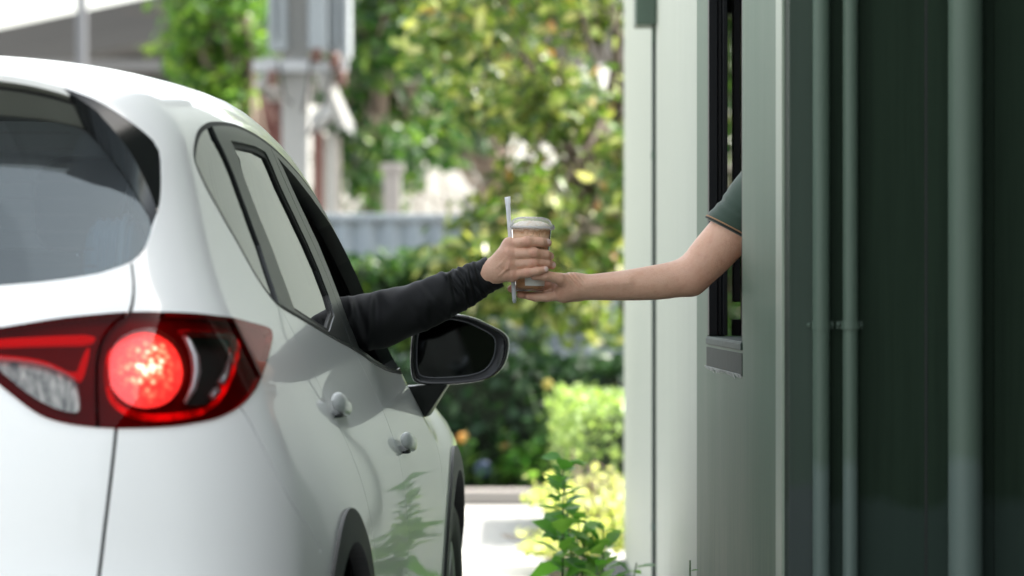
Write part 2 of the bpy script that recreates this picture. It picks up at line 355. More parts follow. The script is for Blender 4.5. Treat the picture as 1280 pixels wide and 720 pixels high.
CAR = tag(empty('car', (-1.20, 5.90, 0), -R(2.85)), 'white hatchback car with its brake lamp lit, stopped at the window', 'car')
DA, DB, DZ = 1.3, 3.2, .80           # the inner spine the shell is wrapped around
def base_dir(U):
    u, v = U[:, 0], U[:, 1]
    th = np.where(u < 0, -u, np.where(u > DB-DA, u-(DB-DA), 0)); sg = np.where(u < 0, -1, 1)
    o = np.stack([0*u, DA+np.clip(u, 0, DB-DA), 0*u+DZ], 1)
    d = np.stack([np.cos(th)*np.cos(v), sg*np.sin(th)*np.cos(v), np.sin(v)], 1)
    return o, d
def to_dom(p):
    p = np.atleast_2d(np.array(p, float)); x, y, z = p.T
    th = np.where(y < DA, np.arctan2(DA-y, x), np.where(y > DB, np.arctan2(y-DB, x), 0))
    u = np.where(y < DA, -th, np.where(y > DB, DB-DA+th, y-DA))
    h = np.where(y < DA, np.hypot(x, DA-y), np.where(y > DB, np.hypot(x, y-DB), x))
    return np.stack([u, np.arctan2(z-DZ, h)], 1)
def on_shell(U):
    o, d = base_dir(U); lo = np.full(len(U), .05); hi = np.full(len(U), 3.2)
    for _ in range(34):
        m = .5*(lo+hi); s = carf(o+d*m[:, None]) < 0; lo = np.where(s, m, lo); hi = np.where(s, hi, m)
    return o+d*(.5*(lo+hi))[:, None]
def side_pt(q):      # (y,z) on the flank
    q = np.array(q, float); lo = np.full(len(q), .2); hi = np.full(len(q), 1.2)
    for _ in range(34):
        m = .5*(lo+hi); s = carf(np.stack([m, q[:, 0], q[:, 1]], 1)) < 0; lo = np.where(s, m, lo); hi = np.where(s, hi, m)
    return np.stack([lo, q[:, 0], q[:, 1]], 1)
def top_pt(q):       # (x,y) seen from above
    q = np.array(q, float); lo = np.full(len(q), .6); hi = np.full(len(q), 1.9)
    for _ in range(34):
        m = .5*(lo+hi); s = carf(np.stack([q[:, 0], q[:, 1], m], 1)) < 0; lo = np.where(s, m, lo); hi = np.where(s, hi, m)
    return np.stack([q[:, 0], q[:, 1], lo], 1)
def rear_pt(q):      # (x,z) seen from behind
    q = np.array(q, float); lo = np.full(len(q), -.3); hi = np.full(len(q), 1.2)
    for _ in range(34):
        m = .5*(lo+hi); s = carf(np.stack([q[:, 0], m, q[:, 1]], 1)) < 0; hi = np.where(s, m, hi); lo = np.where(s, lo, m)
    return np.stack([q[:, 0], lo, q[:, 1]], 1)
def resample(p, st, closed=False):
    p = np.array(p, float)
    if closed: p = np.vstack([p, p[:1]])
    s = np.concatenate([[0], np.cumsum(np.linalg.norm(np.diff(p, axis=0), axis=1))]); n = max(2, int(round(s[-1]/st))+1)
    t = np.linspace(0, s[-1], n); q = np.stack([np.interp(t, s, p[:, i]) for i in range(p.shape[1])], 1)
    return q[:-1] if closed else q
def chaikin(p, closed=False, it=2):
    p = np.array(p, float)
    for _ in range(it):
        if closed:
            q = np.roll(p, -1, 0); p = np.stack([.75*p+.25*q, .25*p+.75*q], 1).reshape(-1, p.shape[1])
        else:
            a, b = p[:-1], p[1:]; m = np.stack([.75*a+.25*b, .25*a+.75*b], 1).reshape(-1, p.shape[1]); p = np.vstack([p[:1], m[1:-1], p[-1:]])
    return p
def inpoly(P, poly):
    x, y = P[:, 0], P[:, 1]; r = np.zeros(len(P), bool); n = len(poly); j = n-1
    for i in range(n):
        xi, yi = poly[i]; xj, yj = poly[j]
        c = ((yi > y) != (yj > y)); r ^= c & (x < (xj-xi)*(y-yi)/((yj-yi) if yj != yi else 1e-12)+xi); j = i
    return r
def strip(p, w):     # thin closed outline around an open line (panel gap)
    p = np.array(p); t = np.gradient(p, axis=0); t /= np.linalg.norm(t, axis=1)[:, None]+1e-12
    n = np.stack([-t[:, 1], t[:, 0]], 1); return np.vstack([p+n*w, (p-n*w)[::-1]])
D3 = lambda k: np.array(CV[k], float)
dom = lambda p3, st=.02, closed=False, sm=1: to_dom(resample(chaikin(p3, closed, sm) if sm else p3, st, closed))

# ---- outlines
rim3 = np.vstack([[(0, .424, 1.590), (.18, .424, 1.584)], chaikin(D3('rim'), False, 1), [(.30, .196, 1.219), (.15, .186, 1.213), (0, .182, 1.211)]])
P_rim = dom(rim3, .02, sm=0)
P_rim = np.vstack([P_rim, to_dom([(-.02, .18, 1.21), (-.02, .42, 1.59)])]) if False else P_rim
side_top = [(1.307, 1.520), (1.5, 1.512), (1.8, 1.487), (2.1, 1.446), (2.4, 1.378), (2.6, 1.302), (2.8, 1.20), (2.95, 1.105), (3.02, 1.05), (3.015, 1.024), (2.9, 1.020)]
dlo3 = np.vstack([D3('dlo_rear')[1:], side_pt(side_top), side_pt([(2.506, 1.036), (2.275, 1.056), (1.938, 1.094), (1.667, 1.116), (1.345, 1.148)])])
P_dlo = dom(dlo3, .012, True, 1)
front3 = np.vstack([D3('b_r')[:-1], side_pt([(2.06, 1.095), (2.3, 1.066), (2.5, 1.048), (2.75, 1.036), (2.93, 1.036), (2.93, 1.06), (2.86, 1.115), (2.74, 1.19), (2.56, 1.28), (2.36, 1.355), (2.1, 1.412), (1.9, 1.447)])])
def inset(P, w):
    P = np.array(P); a = np.roll(P, -1, 0)-np.roll(P, 1, 0); a /= np.linalg.norm(a, axis=1)[:, None]+1e-12
    ar = .5*np.sum(P[:, 0]*np.roll(P[:, 1], -1)-np.roll(P[:, 0], -1)*P[:, 1]); n = np.stack([-a[:, 1], a[:, 0]], 1)*np.sign(ar)
    return P+n*w
P_dloi = inset(P_dlo, .0085)
P_front = dom(front3, .012, True, 0)
P_bar = dom(np.vstack([D3('bar_l'), D3('bar_r')[::-1]]), .012, True, 0)
rg3 = np.vstack([D3('bar_r')[1:], side_pt([(1.35, 1.159), (1.6, 1.134)]), D3('b_l')[::-1][1:-1] + np.array([0, -.035, 0]), [(.652, 1.487, 1.482), (.648, 1.342, 1.487), (.646, 1.2, 1.487)]])
P_rg = dom(rg3, .012, True, 0)
P_rgi = inset(P_rg, .011)
P_bp = dom(np.vstack([D3('b_l'), D3('b_r')[::-1]]), .012, True, 0)
P_bs = strip(dom(D3('b_s'), .02), .0016)
lamp3 = D3('lamp'); P_lamp = dom(lamp3, .012, True, 2)
P_lsplit = strip(dom(D3('lampsplit'), .012), .0022)
lin = D3('lampsplit')
PL = {k: dom(D3(k), .008, True, 1) for k in ('brake', 'cham', 'redstrip', 'instrip', 'inred', 'reverse')}
circ = lambda y, r: side_pt([(y+r*math.cos(a), max(.30, .355+r*math.sin(a))) for a in np.linspace(-.12*math.pi, 1.12*math.pi, 60)])
P_arch = [to_dom(circ(y, .415)) for y in (.9, 3.6)]
P_clad = [to_dom(circ(y, .475)) for y in (.9, 3.6)]
ws3 = top_pt([(0, 2.20), (.3, 2.205), (.50, 2.23), (.555, 2.28), (.60, 2.6), (.655, 3.0), (.67, 3.2), (.5, 3.32), (.25, 3.39), (0, 3.41)])
P_ws = to_dom(resample(ws3, .03))
gaps3 = [
    D3('seam1'), np.vstack([D3('seam2'), rear_pt([(.545, .72), (.50, .70), (.3, .69), (0, .685)])]),
    D3('bumperseam'),
    side_pt([(1.0, 1.176), (1.07, 1.04), (1.13, .96), (1.25, .84), (1.36, .70), (1.41, .55), (1.42, .385)]),
    side_pt([(1.95, 1.088), (2.03, 1.0), (2.09, .86), (2.10, .72), (2.07, .52), (2.06, .385)]),
    side_pt([(2.99, 1.015), (3.10, .92), (3.15, .78), (3.13, .56), (3.10, .385)]),
    side_pt([(1.42, .385), (2.0, .385), (3.1, .385)]),
    top_pt([(.72, 3.28), (.715, 3.6), (.68, 3.95), (.58, 4.25), (.3, 4.36), (0, 4.39)])]
G = [dom(g, .02, sm=2) for g in gaps3]
P_gap = [strip(g, .0023) for g in G]

# ---- one constrained triangulation of the right half
loops = [P_dlo, P_dloi, P_rgi, P_front, P_bar, P_rg, P_bp, P_bs, P_lamp, P_lsplit]+P_arch+P_clad+list(PL.values())+P_gap
umin, umax, vmin, vmax = -math.pi/2, DB-DA+math.pi/2, -.66, math.pi/2-.002
bx = [(umin, v) for v in np.linspace(vmin, vmax, 90)][:-1]+[(u, vmax) for u in np.linspace(umin, umax, 90)][:-1]+[(umax, v) for v in np.linspace(vmax, vmin, 90)][:-1]+[(u, vmin) for u in np.linspace(umax, umin, 90)][:-1]
pts = [np.array(bx)]; edges = [(i, (i+1) % len(bx)) for i in range(len(bx))]; off = len(bx)
def addloop(L, closed=True):
    global off
    n = len(L); pts.append(L); edges.extend([(off+i, off+(i+1) % n) for i in range(n if closed else n-1)]); off += n
for L in loops: addloop(L)
addloop(P_rim, False); addloop(P_ws, False)
C = np.vstack(pts)
gx = []
for (u0, u1, v0, v1, st) in [(umin, -.02, -.5, 1.2, .026), (-.02, 2.2, -.5, 1.0, .03), (2.2, umax, -.66, 1.5, .05), (-.02, 2.2, 1.0, 1.55, .05), (umin, -.02, 1.2, 1.55, .05), (umin, 2.2, -.66, -.5, .05)]:
    a, b = np.meshgrid(np.arange(u0+st/2, u1, st), np.arange(v0+st/2, v1, st*.95)); a = a+(np.arange(a.shape[0]) % 2)[:, None]*st/2
    gx.append(np.stack([a.ravel(), b.ravel()], 1))
gx = np.vstack(gx)
cell = {}
for c in C: cell.setdefault((int(c[0]//.02), int(c[1]//.02)), []).append(c)
def far(g):
    i, j = int(g[0]//.02), int(g[1]//.02)
    for a in (-1, 0, 1):
        for b in (-1, 0, 1):
            for c in cell.get((i+a, j+b), ()):
                if (c[0]-g[0])**2+(c[1]-g[1])**2 < 9e-5: return False
    return umin < g[0] < umax and vmin < g[1] < vmax
gx = np.array([g for g in gx if far(g)])
allp = np.vstack([C, gx])
res = delaunay_2d_cdt([Vector(p) for p in allp], edges, [], 0, 1e-6)
UV = np.array([tuple(v) for v in res[0]]); TR = np.array([f for f in res[2] if len(f) == 3])
S3 = on_shell(UV); SN = carn(S3)
cen = UV[TR].mean(1); c3 = S3[TR].mean(1)
cls = np.full(len(TR), 'body', dtype=object)
gate = np.vstack([D3('rim')[17:], [(.30, .196, 1.219), (0, .18, 1.21)], [(0, .02, .685)], gaps3[1][::-1], D3('lampsplit')[::-1], D3('seam1')[::-1]])
cls[(c3[:, 2] > .385) & inpoly(c3[:, [1, 2]], np.array([(1.0, 1.30), *gaps3[3][:, 1:].tolist(), *gaps3[4][::-1, 1:].tolist(), (1.95, 1.3)])) & (c3[:, 0] > .5)] = 'rear_door'
cls[(c3[:, 2] > .385) & inpoly(c3[:, [1, 2]], np.array([(1.95, 1.3), *gaps3[4][:, 1:].tolist(), *gaps3[5][::-1, 1:].tolist(), (3.03, 1.06), (2.99, 1.3)])) & (c3[:, 0] > .5)] = 'front_door'
gp = gate[:, [0, 2]]
cls[inpoly(c3[:, [0, 2]], np.vstack([gp, [(-.02, 1.21), (-.02, .685)]])[:len(gp)]) & (c3[:, 1] < .6)] = 'tailgate'
bs = gaps3[2]
cls[(c3[:, 1] < .62) & (c3[:, 2] < np.interp(c3[:, 1], bs[:, 1], bs[:, 2], left=bs[0, 2])) & (cls == 'body')] = 'bumper'
cls[c3[:, 2] < .385] = 'clad'
for P in P_clad: cls[inpoly(cen, P)] = 'clad'
for P in P_gap: cls[inpoly(cen, P)] = 'gap'
L = inpoly(cen, P_lamp); cls[L] = 'lamp_outer'
linu = to_dom(lin)
cls[L & (c3[:, 0] < np.interp(c3[:, 2], lin[::-1, 2], lin[::-1, 0]))] = 'lamp_inner'
cls[inpoly(cen, P_lsplit)] = 'gap'
for k, P in PL.items(): cls[inpoly(cen, P)] = 'L_'+k
D0 = inpoly(cen, P_dlo); cls[D0] = 'gasket'
D = inpoly(cen, P_dloi); cls[D] = 'frame'
qline = np.array(D3('bar_l'))
cls[D & (c3[:, 1] < np.interp(c3[:, 2], qline[::-1, 2], qline[::-1, 1]))] = 'quarter'
cls[D & inpoly(cen, P_bar)] = 'bar'; cls[D & inpoly(cen, P_rg)] = 'seal'; cls[D & inpoly(cen, P_rgi)] = 'rear_glass'
cls[D & inpoly(cen, P_bp)] = 'bpillar'; cls[D & inpoly(cen, P_bs)] = 'gap'; cls[D0 & inpoly(cen, P_front)] = 'open'
dl_in = dom(D3('dlo_rear')[1:20], .012); 
from_edge = np.array([np.min(np.hypot(*(dl_in-c).T)) if (q == 'quarter') else 9 for c, q in zip(cen, cls)])
rp = np.vstack([P_rim, [(umin-.02, P_rim[-1, 1]), (umin-.02, P_rim[0, 1])]])
cls[inpoly(cen, rp)] = 'rear_open'
wp = np.vstack([P_ws, [(umax+.02, P_ws[-1, 1]), (umax+.02, P_ws[0, 1])]])
cls[inpoly(cen, wp) & (c3[:, 1] > 2)] = 'windscreen'
for P in P_arch: cls[inpoly(cen, P)] = 'arch'

def panel(classes, d=0.0, lip=.012, mirror=None, nrm=1):
    """cut a panel out of the shell: offset d outward, edges turned in by lip"""
    T = TR[np.isin(cls, classes)]
    us = np.unique(T); mp = -np.ones(len(UV), int); mp[us] = np.arange(len(us))
    V = S3[us]+SN[us]*d; N = SN[us]; T = mp[T]
    a, b, c = V[T[:, 0]], V[T[:, 1]], V[T[:, 2]]
    fl = (np.cross(b-a, c-a)*N[T[:, 0]]).sum(1) < 0; T[fl] = T[fl][:, ::-1]
    Fs = [tuple(t) for t in T]; LN = [N[i] for t in T for i in t]; VV = V
    if lip:
        E = {}
        for t in T:
            for i in range(3):
                e = (t[i], t[(i+1) % 3]); E[e] = 1
        be = [e for e in E if (e[1], e[0]) not in E and not (abs(V[e[0], 0]) < 1e-3 and abs(V[e[1], 0]) < 1e-3)]
        bv = sorted({i for e in be for i in e}); m2 = {v: len(V)+k for k, v in enumerate(bv)}; base = len(V)
        VV = np.vstack([V, V[bv]-N[bv]*lip])
        for i, j in be:
            q = (j, i, m2[i], m2[j]); Fs.append(q)
            n = np.cross(VV[i]-VV[j], VV[m2[i]]-VV[j]); n /= np.linalg.norm(n)+1e-12
            t0 = n+.35*N[i]; t1 = n+.35*N[j]
            LN += [t1, t0, n, n]
    return VV, Fs, np.array(LN)
def panel_obj(name, mat, classes, parent, d=0.0, lip=.012, side='both'):
    V, Fs, LN = panel(classes, d, lip)
    LN = LN/(np.linalg.norm(LN, axis=1)[:, None]+1e-12)
    if side != 'right':
        V2 = V*[-1, 1, 1]; F2 = [tuple(f[::-1]) for f in Fs]; N2 = []; k = 0
        for f in Fs: N2.append((LN[k:k+len(f)]*[-1, 1, 1])[::-1]); k += len(f)
        N2 = np.vstack(N2)
        if side == 'left': V, Fs, LN = V2, F2, N2
        else:
            o = len(V); V = np.vstack([V, V2]); Fs = Fs+[tuple(i+o for i in f) for f in F2]; LN = np.vstack([LN, N2])
    me = bpy.data.meshes.new(name); me.from_pydata(V.tolist(), [], Fs); me.update()
    me.polygons.foreach_set('use_smooth', np.ones(len(me.polygons), bool))
    me.normals_split_custom_set(LN.tolist())
    return link(name, me, mat, parent)
body = panel_obj('body', PAINT, ['body'], CAR)
gate_o = panel_obj('tailgate', PAINT, ['tailgate'], CAR)
panel_obj('rear_bumper', PAINT, ['bumper'], CAR)
panel_obj('lower_cladding', BLACKPLASTIC, ['clad'], CAR, d=.006, lip=.03)
shell_cls = [c for c in set(cls) if c not in ('open', 'quarter', 'rear_glass', 'rear_open', 'windscreen', 'arch')]
panel_obj('inner_shell', LINER, shell_cls, CAR, d=-.028, lip=0)
panel_obj('windscreen', FRONTGLASS, ['windscreen'], CAR, d=-.003, lip=.004)
for side in ('right', 'left'):
    sx = 1 if side == 'right' else -1
    panel_obj('quarter_window', SIDEGLASS, ['quarter'], CAR, d=-.004, lip=.0, side=side)
    panel_obj('window_pillar', SATINTRIM, ['bar'], CAR, d=.001, lip=.012, side=side)
    rd = panel_obj('rear_door', PAINT, ['rear_door'], CAR, side=side)
    fd = panel_obj('front_door', PAINT, ['front_door'], CAR, side=side)
    panel_obj('door_window', SIDEGLASS, ['rear_glass'], rd, d=-.006, lip=0, side=side)
    panel_obj('window_gasket', RUBBER, ['gasket'], CAR, d=.0005, lip=.02, side=side); panel_obj('window_seal', RUBBER, ['seal'], rd, d=-.002, lip=.012, side=side)
    panel_obj('window_frame', SATINTRIM, ['frame', 'bpillar'], fd, d=.001, lip=.03, side=side)
    if side == 'left': panel_obj('door_window', SIDEGLASS, ['open'], fd, d=-.006, lip=0, side=side)
    # handles: a grip bar standing off the door on two feet, a dark sliver painting in the shade beneath
    for dr, (y, z) in ((rd, (1.20, 1.004)), (fd, (2.27, .892))):
        x = float(side_pt([(y, z)])[0, 0]); xa = float(side_pt([(y-.08, z)])[0, 0]); xb = float(side_pt([(y+.08, z)])[0, 0])
        m = MB(); rings = []
        for i in range(41):
            t = i/40*2-1; w = (1-abs(t)**6)**.5
            cx = x+(xb-xa)*.5*t*1.25+.0055+.0110*(1-t**4)
            rings.append([(sx*(cx+(.0095*w+.0003)*math.cos(a)), y+.112*t, z-.011*t+(.0172*w*(1-.12*t)+.0003)*math.copysign(abs(math.sin(a))**.85, math.sin(a))) for a in np.linspace(0, 2*math.pi, 25)])
        m.grid(rings); h = m.build('handle', PAINT, dr, smooth=True)
        m = MB(); m.superell((sx*(x+.012), y-.060, z-.0175), (.008, .030, .0035), .6, 16); m.build('handle_shade_slit', BLACKPLASTIC, h, smooth=True)
# ---- rear window, its winglets and the underside of the roof spoiler
def lofts(A, B, n=40):
    a = resample(A, 1, False) if False else A
    def rs(p):
        p = np.array(p, float); s = np.concatenate([[0], np.cumsum(np.linalg.norm(np.diff(p, axis=0), axis=1))]); t = np.linspace(0, s[-1], n)
        return np.stack([np.interp(t, s, p[:, i]) for i in range(3)], 1)
    return np.stack([rs(A), rs(B)])
gl = lambda x, z: .205+(z-1.222)*1.02+.10*x*x+.2*x**4
CIN = np.array([(0, .505, 1.516), (.16, .505, 1.514), (.319, .508, 1.508), (.386, .51, 1.502), (.461, .506, 1.487), (.497, .476, 1.451), (.531, .444, 1.413), (.563, .409, 1.371), (.588, .381, 1.338), (.598, .357, 1.311), (.591, .331, 1.287), (.582, .313, 1.272), (.57, .297, 1.26), (.543, .28, 1.25), (.519, .267, 1.242), (.446, .241, 1.23), (.372, .225, 1.224), (.2, .21, 1.215), (0, .205, 1.213)])
cin = chaikin(CIN, False, 1); cin[:, 1] = gl(cin[:, 0], cin[:, 2])
cl = resample(cin, .02); full = np.vstack([cl, (cl*[-1, 1, 1])[::-1][1:-1]])
pl = full[:, [0, 2]]; n0 = len(pl)
gxx, gzz = np.meshgrid(np.arange(-.6, .6, .04), np.arange(1.2, 1.53, .04)); gi = np.stack([gxx.ravel(), gzz.ravel()], 1)
gi = gi[inpoly(gi, pl)]; gi = np.array([g for g in gi if np.min(np.hypot(*(pl-g).T)) > .015])
r2 = delaunay_2d_cdt([Vector(p) for p in np.vstack([pl, gi])], [(i, (i+1) % n0) for i in range(n0)], [], 1, 1e-6)
v2 = np.array([tuple(v) for v in r2[0]])
me = mesh_np('rear_window', np.stack([v2[:, 0], gl(v2[:, 0], v2[:, 1])-.003, v2[:, 1]], 1), [tuple(f) for f in r2[2]])
rw = link('rear_window', me, REARGLASS, gate_o)
MID = D3('mid'); RIM = D3('rim')
def both(P, name, mat, parent, sm=True):
    for s in (1, -1): m = MB(); m.grid(np.array(P)*[s, 1, 1]); o = m.build(name, mat, parent, smooth=sm)
    return o
topA = np.vstack([[(0, .424, 1.590), (.18, .424, 1.584)], RIM[:3]]); topB = np.vstack([CIN[:5]])
sp = both(lofts(topA, topB), 'spoiler_underside', simple('spoiler_underside_grey', (.085, .092, .078), rough=.45), gate_o)
finA = chaikin(np.vstack([RIM[2:14]]), False, 1); finB = chaikin(np.vstack([MID, [RIM[13]*.999]]), False, 1)
both(lofts(finA, finB), 'spoiler_fin', BLACKGLOSS, gate_o)
both(lofts(np.vstack([MID, [RIM[13]]]), CIN[4:10]), 'window_surround', BLACKGLOSS, gate_o)
both(lofts(RIM[13:], CIN[9:17]), 'window_seal', RUBBER, gate_o)
both(lofts(np.array([RIM[-1], (.2, .19, 1.215), (0, .182, 1.211)]), CIN[16:]), 'window_seal', RUBBER, gate_o)
for i in range(9):
    zz = 1.255+.028*i; xs_ = np.linspace(-.52+.010*i, .52-.010*i, 30); m = MB(); m.tube([(x, gl(x, zz)-.0005, zz) for x in xs_], .0009, 4); m.build('heater_line', simple('heater_line_brown', (.03, .02, .015), rough=.6) if i == 0 else bpy.data.materials['heater_line_brown'], rw)
m = MB(); m.tube([(.02, .262, 1.205), (.03, .215, 1.235), (.15, .225, 1.243), (.28, .24, 1.25)], [.012, .012, .008, .006], 10); m.build('wiper', BLACKPLASTIC, gate_o, smooth=True)
# ---- tail lamps
def lens_mat(name, tint, ior=1.5): return tinted_glass(name, tint, ior=ior)
RED_LENS = tinted_glass('red_lens', (.66, .045, .06), refl=(.80, .50, .50), ior=1.26); CLEAR_LENS = lens_mat('clear_lens', (.93, .93, .93))
LAMP_BACK = simple('lamp_back', (.12, .026, .030), rough=.35, var=.4, vs=14)
t = NT('lit_brake_lamp'); v = t.coord()
vo = t.n('ShaderNodeTexVoronoi', inp={'Vector': v, 'Scale': 95.0, 'Randomness': .9})
ns = t.noise(v, 34, 3)
ring = t.n('ShaderNodeAttribute', attribute_name='glow')
e = t.math('MULTIPLY', t.math('SUBTRACT', 1.22, t.math('MULTIPLY', vo.outputs['Distance'], 1.1)), t.math('MULTIPLY', ring.outputs['Fac'], t.math('ADD', .12, t.math('MULTIPLY', ns, 1.35))))
colr = t.ramp(e, [(0, (.36, .008, .008)), (.28, (.78, .020, .015)), (.54, (1, .085, .045)), (.80, (1, .30, .16)), (1.0, (1, .74, .55))])
t.done(t.pbr(Base_Color=(.3, .02, .02), Roughness=.2, Emission_Color=colr, Emission_Strength=.50))
BRAKE = t.m
t = NT('lit_red_light_strip'); v = t.coord(); nz = t.ramp(t.noise(v, 26, 3, .6), [(.40, (.06, .06, .06)), (.62, (1, 1, 1))]); t.done(t.pbr(Base_Color=(.42, .02, .03), Roughness=.22, Emission_Color=(1, .03, .035), Emission_Strength=t.math('MULTIPLY', nz, .24))); STRIP = t.m
STRIP_DIM = NT('red_reflector_strip'); STRIP_DIM.done(STRIP_DIM.pbr(Base_Color=(.72, .03, .045), Roughness=.22, Emission_Color=(1, .06, .07), Emission_Strength=.07)); STRIP_DIM = STRIP_DIM.m
t = NT('reverse_reflector'); v = t.coord((60, 60, 8)); wv = t.noise(v, 1.0, 3, .6, .6)
REVERSE = t.done(t.pbr(Base_Color=t.ramp(wv, [(.38, (.02, .024, .023)), (.66, (.36, .35, .31))]), Roughness=.18, Metallic=.6))
CHAMB = simple('dark_lamp_chamber', (.012, .014, .014), rough=.15)
allL = ['lamp_outer', 'lamp_inner']+['L_'+k for k in PL]
innerL = np.isin(cls, ['L_instrip', 'L_inred', 'L_reverse'])
cls_keep = cls.copy()
for side in ('right', 'left'):
    lo = panel_obj('tail_lamp', LAMP_BACK, ['lamp_outer', 'L_redstrip'], CAR, d=-.013, lip=0, side=side)
    lo['label'] = 'round lit brake lamp in a red and clear tail lamp'
    br = panel_obj('brake_light', BRAKE, ['L_brake'], lo, d=-.012, lip=.02, side=side)
    bmv = np.array([v.co for v in br.data.vertices]); cc = np.array([.612*(1 if side == 'right' else -1), .19, 1.092])
    dd = np.linalg.norm((bmv-cc)[:, [0, 2]]/np.array([.06, .062]), axis=1)
    at = br.data.attributes.new('glow', 'FLOAT', 'POINT'); at.data.foreach_set('value', np.clip(1.80-dd*1.62, .10, 1.5).astype(np.float32))
    panel_obj('reverse_chamber', CHAMB, ['L_cham'], lo, d=-.030, lip=0, side=side)
    panel_obj('light_strip', STRIP, ['L_redstrip'], lo, d=-.008, lip=.01, side=side)
    panel_obj('red_lens', RED_LENS, ['lamp_outer', 'L_redstrip'], lo, d=.003, lip=.02, side=side)
    panel_obj('clear_lens', CLEAR_LENS, ['L_cham', 'L_brake'], lo, d=.003, lip=0, side=side)
    sx = 1 if side == 'right' else -1
    def arc(P, r):
        q = np.array(P, float); q = np.stack([q[:, 0], rear_pt(q)[:, 1]+.020, q[:, 1]], 1)*[sx, 1, 1]
        return q, r
    m = MB()
    for P, r in (([(.652, 1.150), (.668, 1.135), (.679, 1.110), (.683, 1.085), (.680, 1.060), (.668, 1.036)], [.003, .006, .0085, .009, .007, .004]), ([(.652, 1.150), (.69, 1.150), (.722, 1.147)], .003)):
        q, r = arc(P, r); m.tube(chaikin(q, False, 2) if np.isscalar(r) else q, r, 8)
    q3 = np.array([(.735, .385, 1.135), (.737, .335, 1.11), (.733, .285, 1.08), (.728, .262, 1.066)])+[-.008, .012, 0]
    m.tube(q3*[sx, 1, 1], [.004, .0055, .007, .008], 8); q3 = np.array([(.722, .248, 1.056), (.714, .232, 1.045)])+[-.006, .012, 0]; m.tube(q3*[sx, 1, 1], [.008, .006], 8)
    m.build('lamp_trim', simple('satin_reflector', (.62, .63, .65), rough=.25, metal=.5), lo, smooth=True)
    li = panel_obj('tail_lamp', LAMP_BACK, ['lamp_inner', 'L_instrip', 'L_inred', 'L_reverse'], gate_o, d=-.018, lip=0, side=side)
    panel_obj('light_strip', STRIP_DIM, ['L_instrip', 'L_inred'], li, d=-.008, lip=.01, side=side)
    panel_obj('reverse_light', REVERSE, ['L_reverse'], li, d=-.016, lip=.0, side=side)
    panel_obj('red_lens', RED_LENS, ['lamp_inner', 'L_instrip', 'L_inred'], li, d=.003, lip=.02, side=side)
    panel_obj('clear_lens', CLEAR_LENS, ['L_reverse'], li, d=.003, lip=0, side=side)
# ---- door mirrors
def mirror(sx):
    out = chaikin([(.832, 1.150), (.90, 1.164), (.96, 1.155), (1.00, 1.136), (1.034, 1.119), (1.047, 1.100), (1.043, 1.060), (1.030, 1.033), (1.008, 1.013), (.975, 1.003), (.92, .997), (.86, .995), (.828, 1.000), (.818, 1.018), (.816, 1.06), (.820, 1.12)], True, 2)
    c = out.mean(0); N = len(out); rings = []
    prof = [(-.002, .90), (-.008, .955), (-.004, .985), (.008, 1.0), (.03, 1.0), (.06, .965), (.09, .88), (.115, .70), (.128, .42), (.132, .05)]
    for dy, s in prof:
        p = c+(out-c)*s; sk = (p[:, 0]-c[0])*.12
        rings.append(np.stack([sx*p[:, 0], 2.985+dy+sk*0+.02*0+0*p[:, 0], p[:, 1]+(-.01*max(0, dy-.03)/.1)], 1))
    m = MB(); R_ = np.array(rings); R_ = np.concatenate([R_, R_[:, :1]], 1); m.grid(R_)
    hs = m.build('side_mirror', BLACKGLOSS, CAR, smooth=True)
    inner = c+(out-c)*np.array([.80, .82])+np.array([-.008, .003]); ring2 = c+(out-c)*.905
    yb = 2.985
    m = MB(); A = np.stack([sx*ring2[:, 0], np.full(N, yb-.002), ring2[:, 1]], 1); B = np.stack([sx*inner[:, 0], np.full(N, yb+.014), inner[:, 1]], 1); mid = .5*(A+B)+[0, -.002, 0]
    m.grid(np.concatenate([np.stack([A, mid, B]), np.stack([A, mid, B])[:, :1]], 1)); m.build('mirror_bezel', BLACKPLASTIC, hs, smooth=True)
    m = MB(); g = c+(out-c)*np.array([.79, .81])+np.array([-.008, .003]); V = [(sx*x, yb+.011, z) for x, z in g]; m.add(V, [tuple(range(N))])
    m.build('mirror_glass', simple('darkened_mirror_glass', (.020, .022, .023), rough=.03, metal=1.0), hs)  # dark surroundings it would mirror are put into the glass colour
    m = MB(); edge = np.array([(sx*x, yb+.009, z) for x, z in c+(out-c)*np.array([.80, .82])+np.array([-.008, .003])]); m.tube(np.vstack([edge, edge[:1]]), .0016, 6, cap=False); m.build('mirror_rim', simple('rim_grey', (.10, .105, .11), rough=.25), hs, smooth=True)
    m = MB(); m.superell((sx*1.030, yb+.004, 1.062), (.0075, .006, .034), .5, 16, Matrix.Rotation(sx*R(16), 3, 'Y')); m.build('turn_signal', simple('smoked_lens', (.06, .062, .06), rough=.12), hs, smooth=True)
    # stalk: wedge from the door to the underside of the housing
    m = MB()
    r0 = [(sx*.800, 3.02, .985), (sx*.800, 3.10, .985), (sx*.845, 3.10, .915), (sx*.845, 3.04, .915)]
    r1 = [(sx*.80, 3.005, 1.000), (sx*.80, 3.09, 1.000), (sx*.90, 3.085, .996), (sx*.90, 3.005, .996)]
    V = [(sx*.795, 2.995, .992), (sx*.795, 3.10, .992), (sx*.905, 3.095, .999), (sx*.905, 2.995, .999), (sx*.815, 3.03, .925), (sx*.815, 3.12, .925), (sx*.856, 3.11, .920), (sx*.848, 3.03, .918)]
    m.add(V, [(0, 1, 2, 3), (7, 6, 5, 4), (0, 4, 5, 1), (1, 5, 6, 2), (2, 6, 7, 3), (3, 7, 4, 0)])
    m.build('mirror_stalk', simple('mirror_stalk_black', (.018, .020, .018), rough=.32), hs, bevel=.006, auto=.7)
mirror(1); mirror(-1)
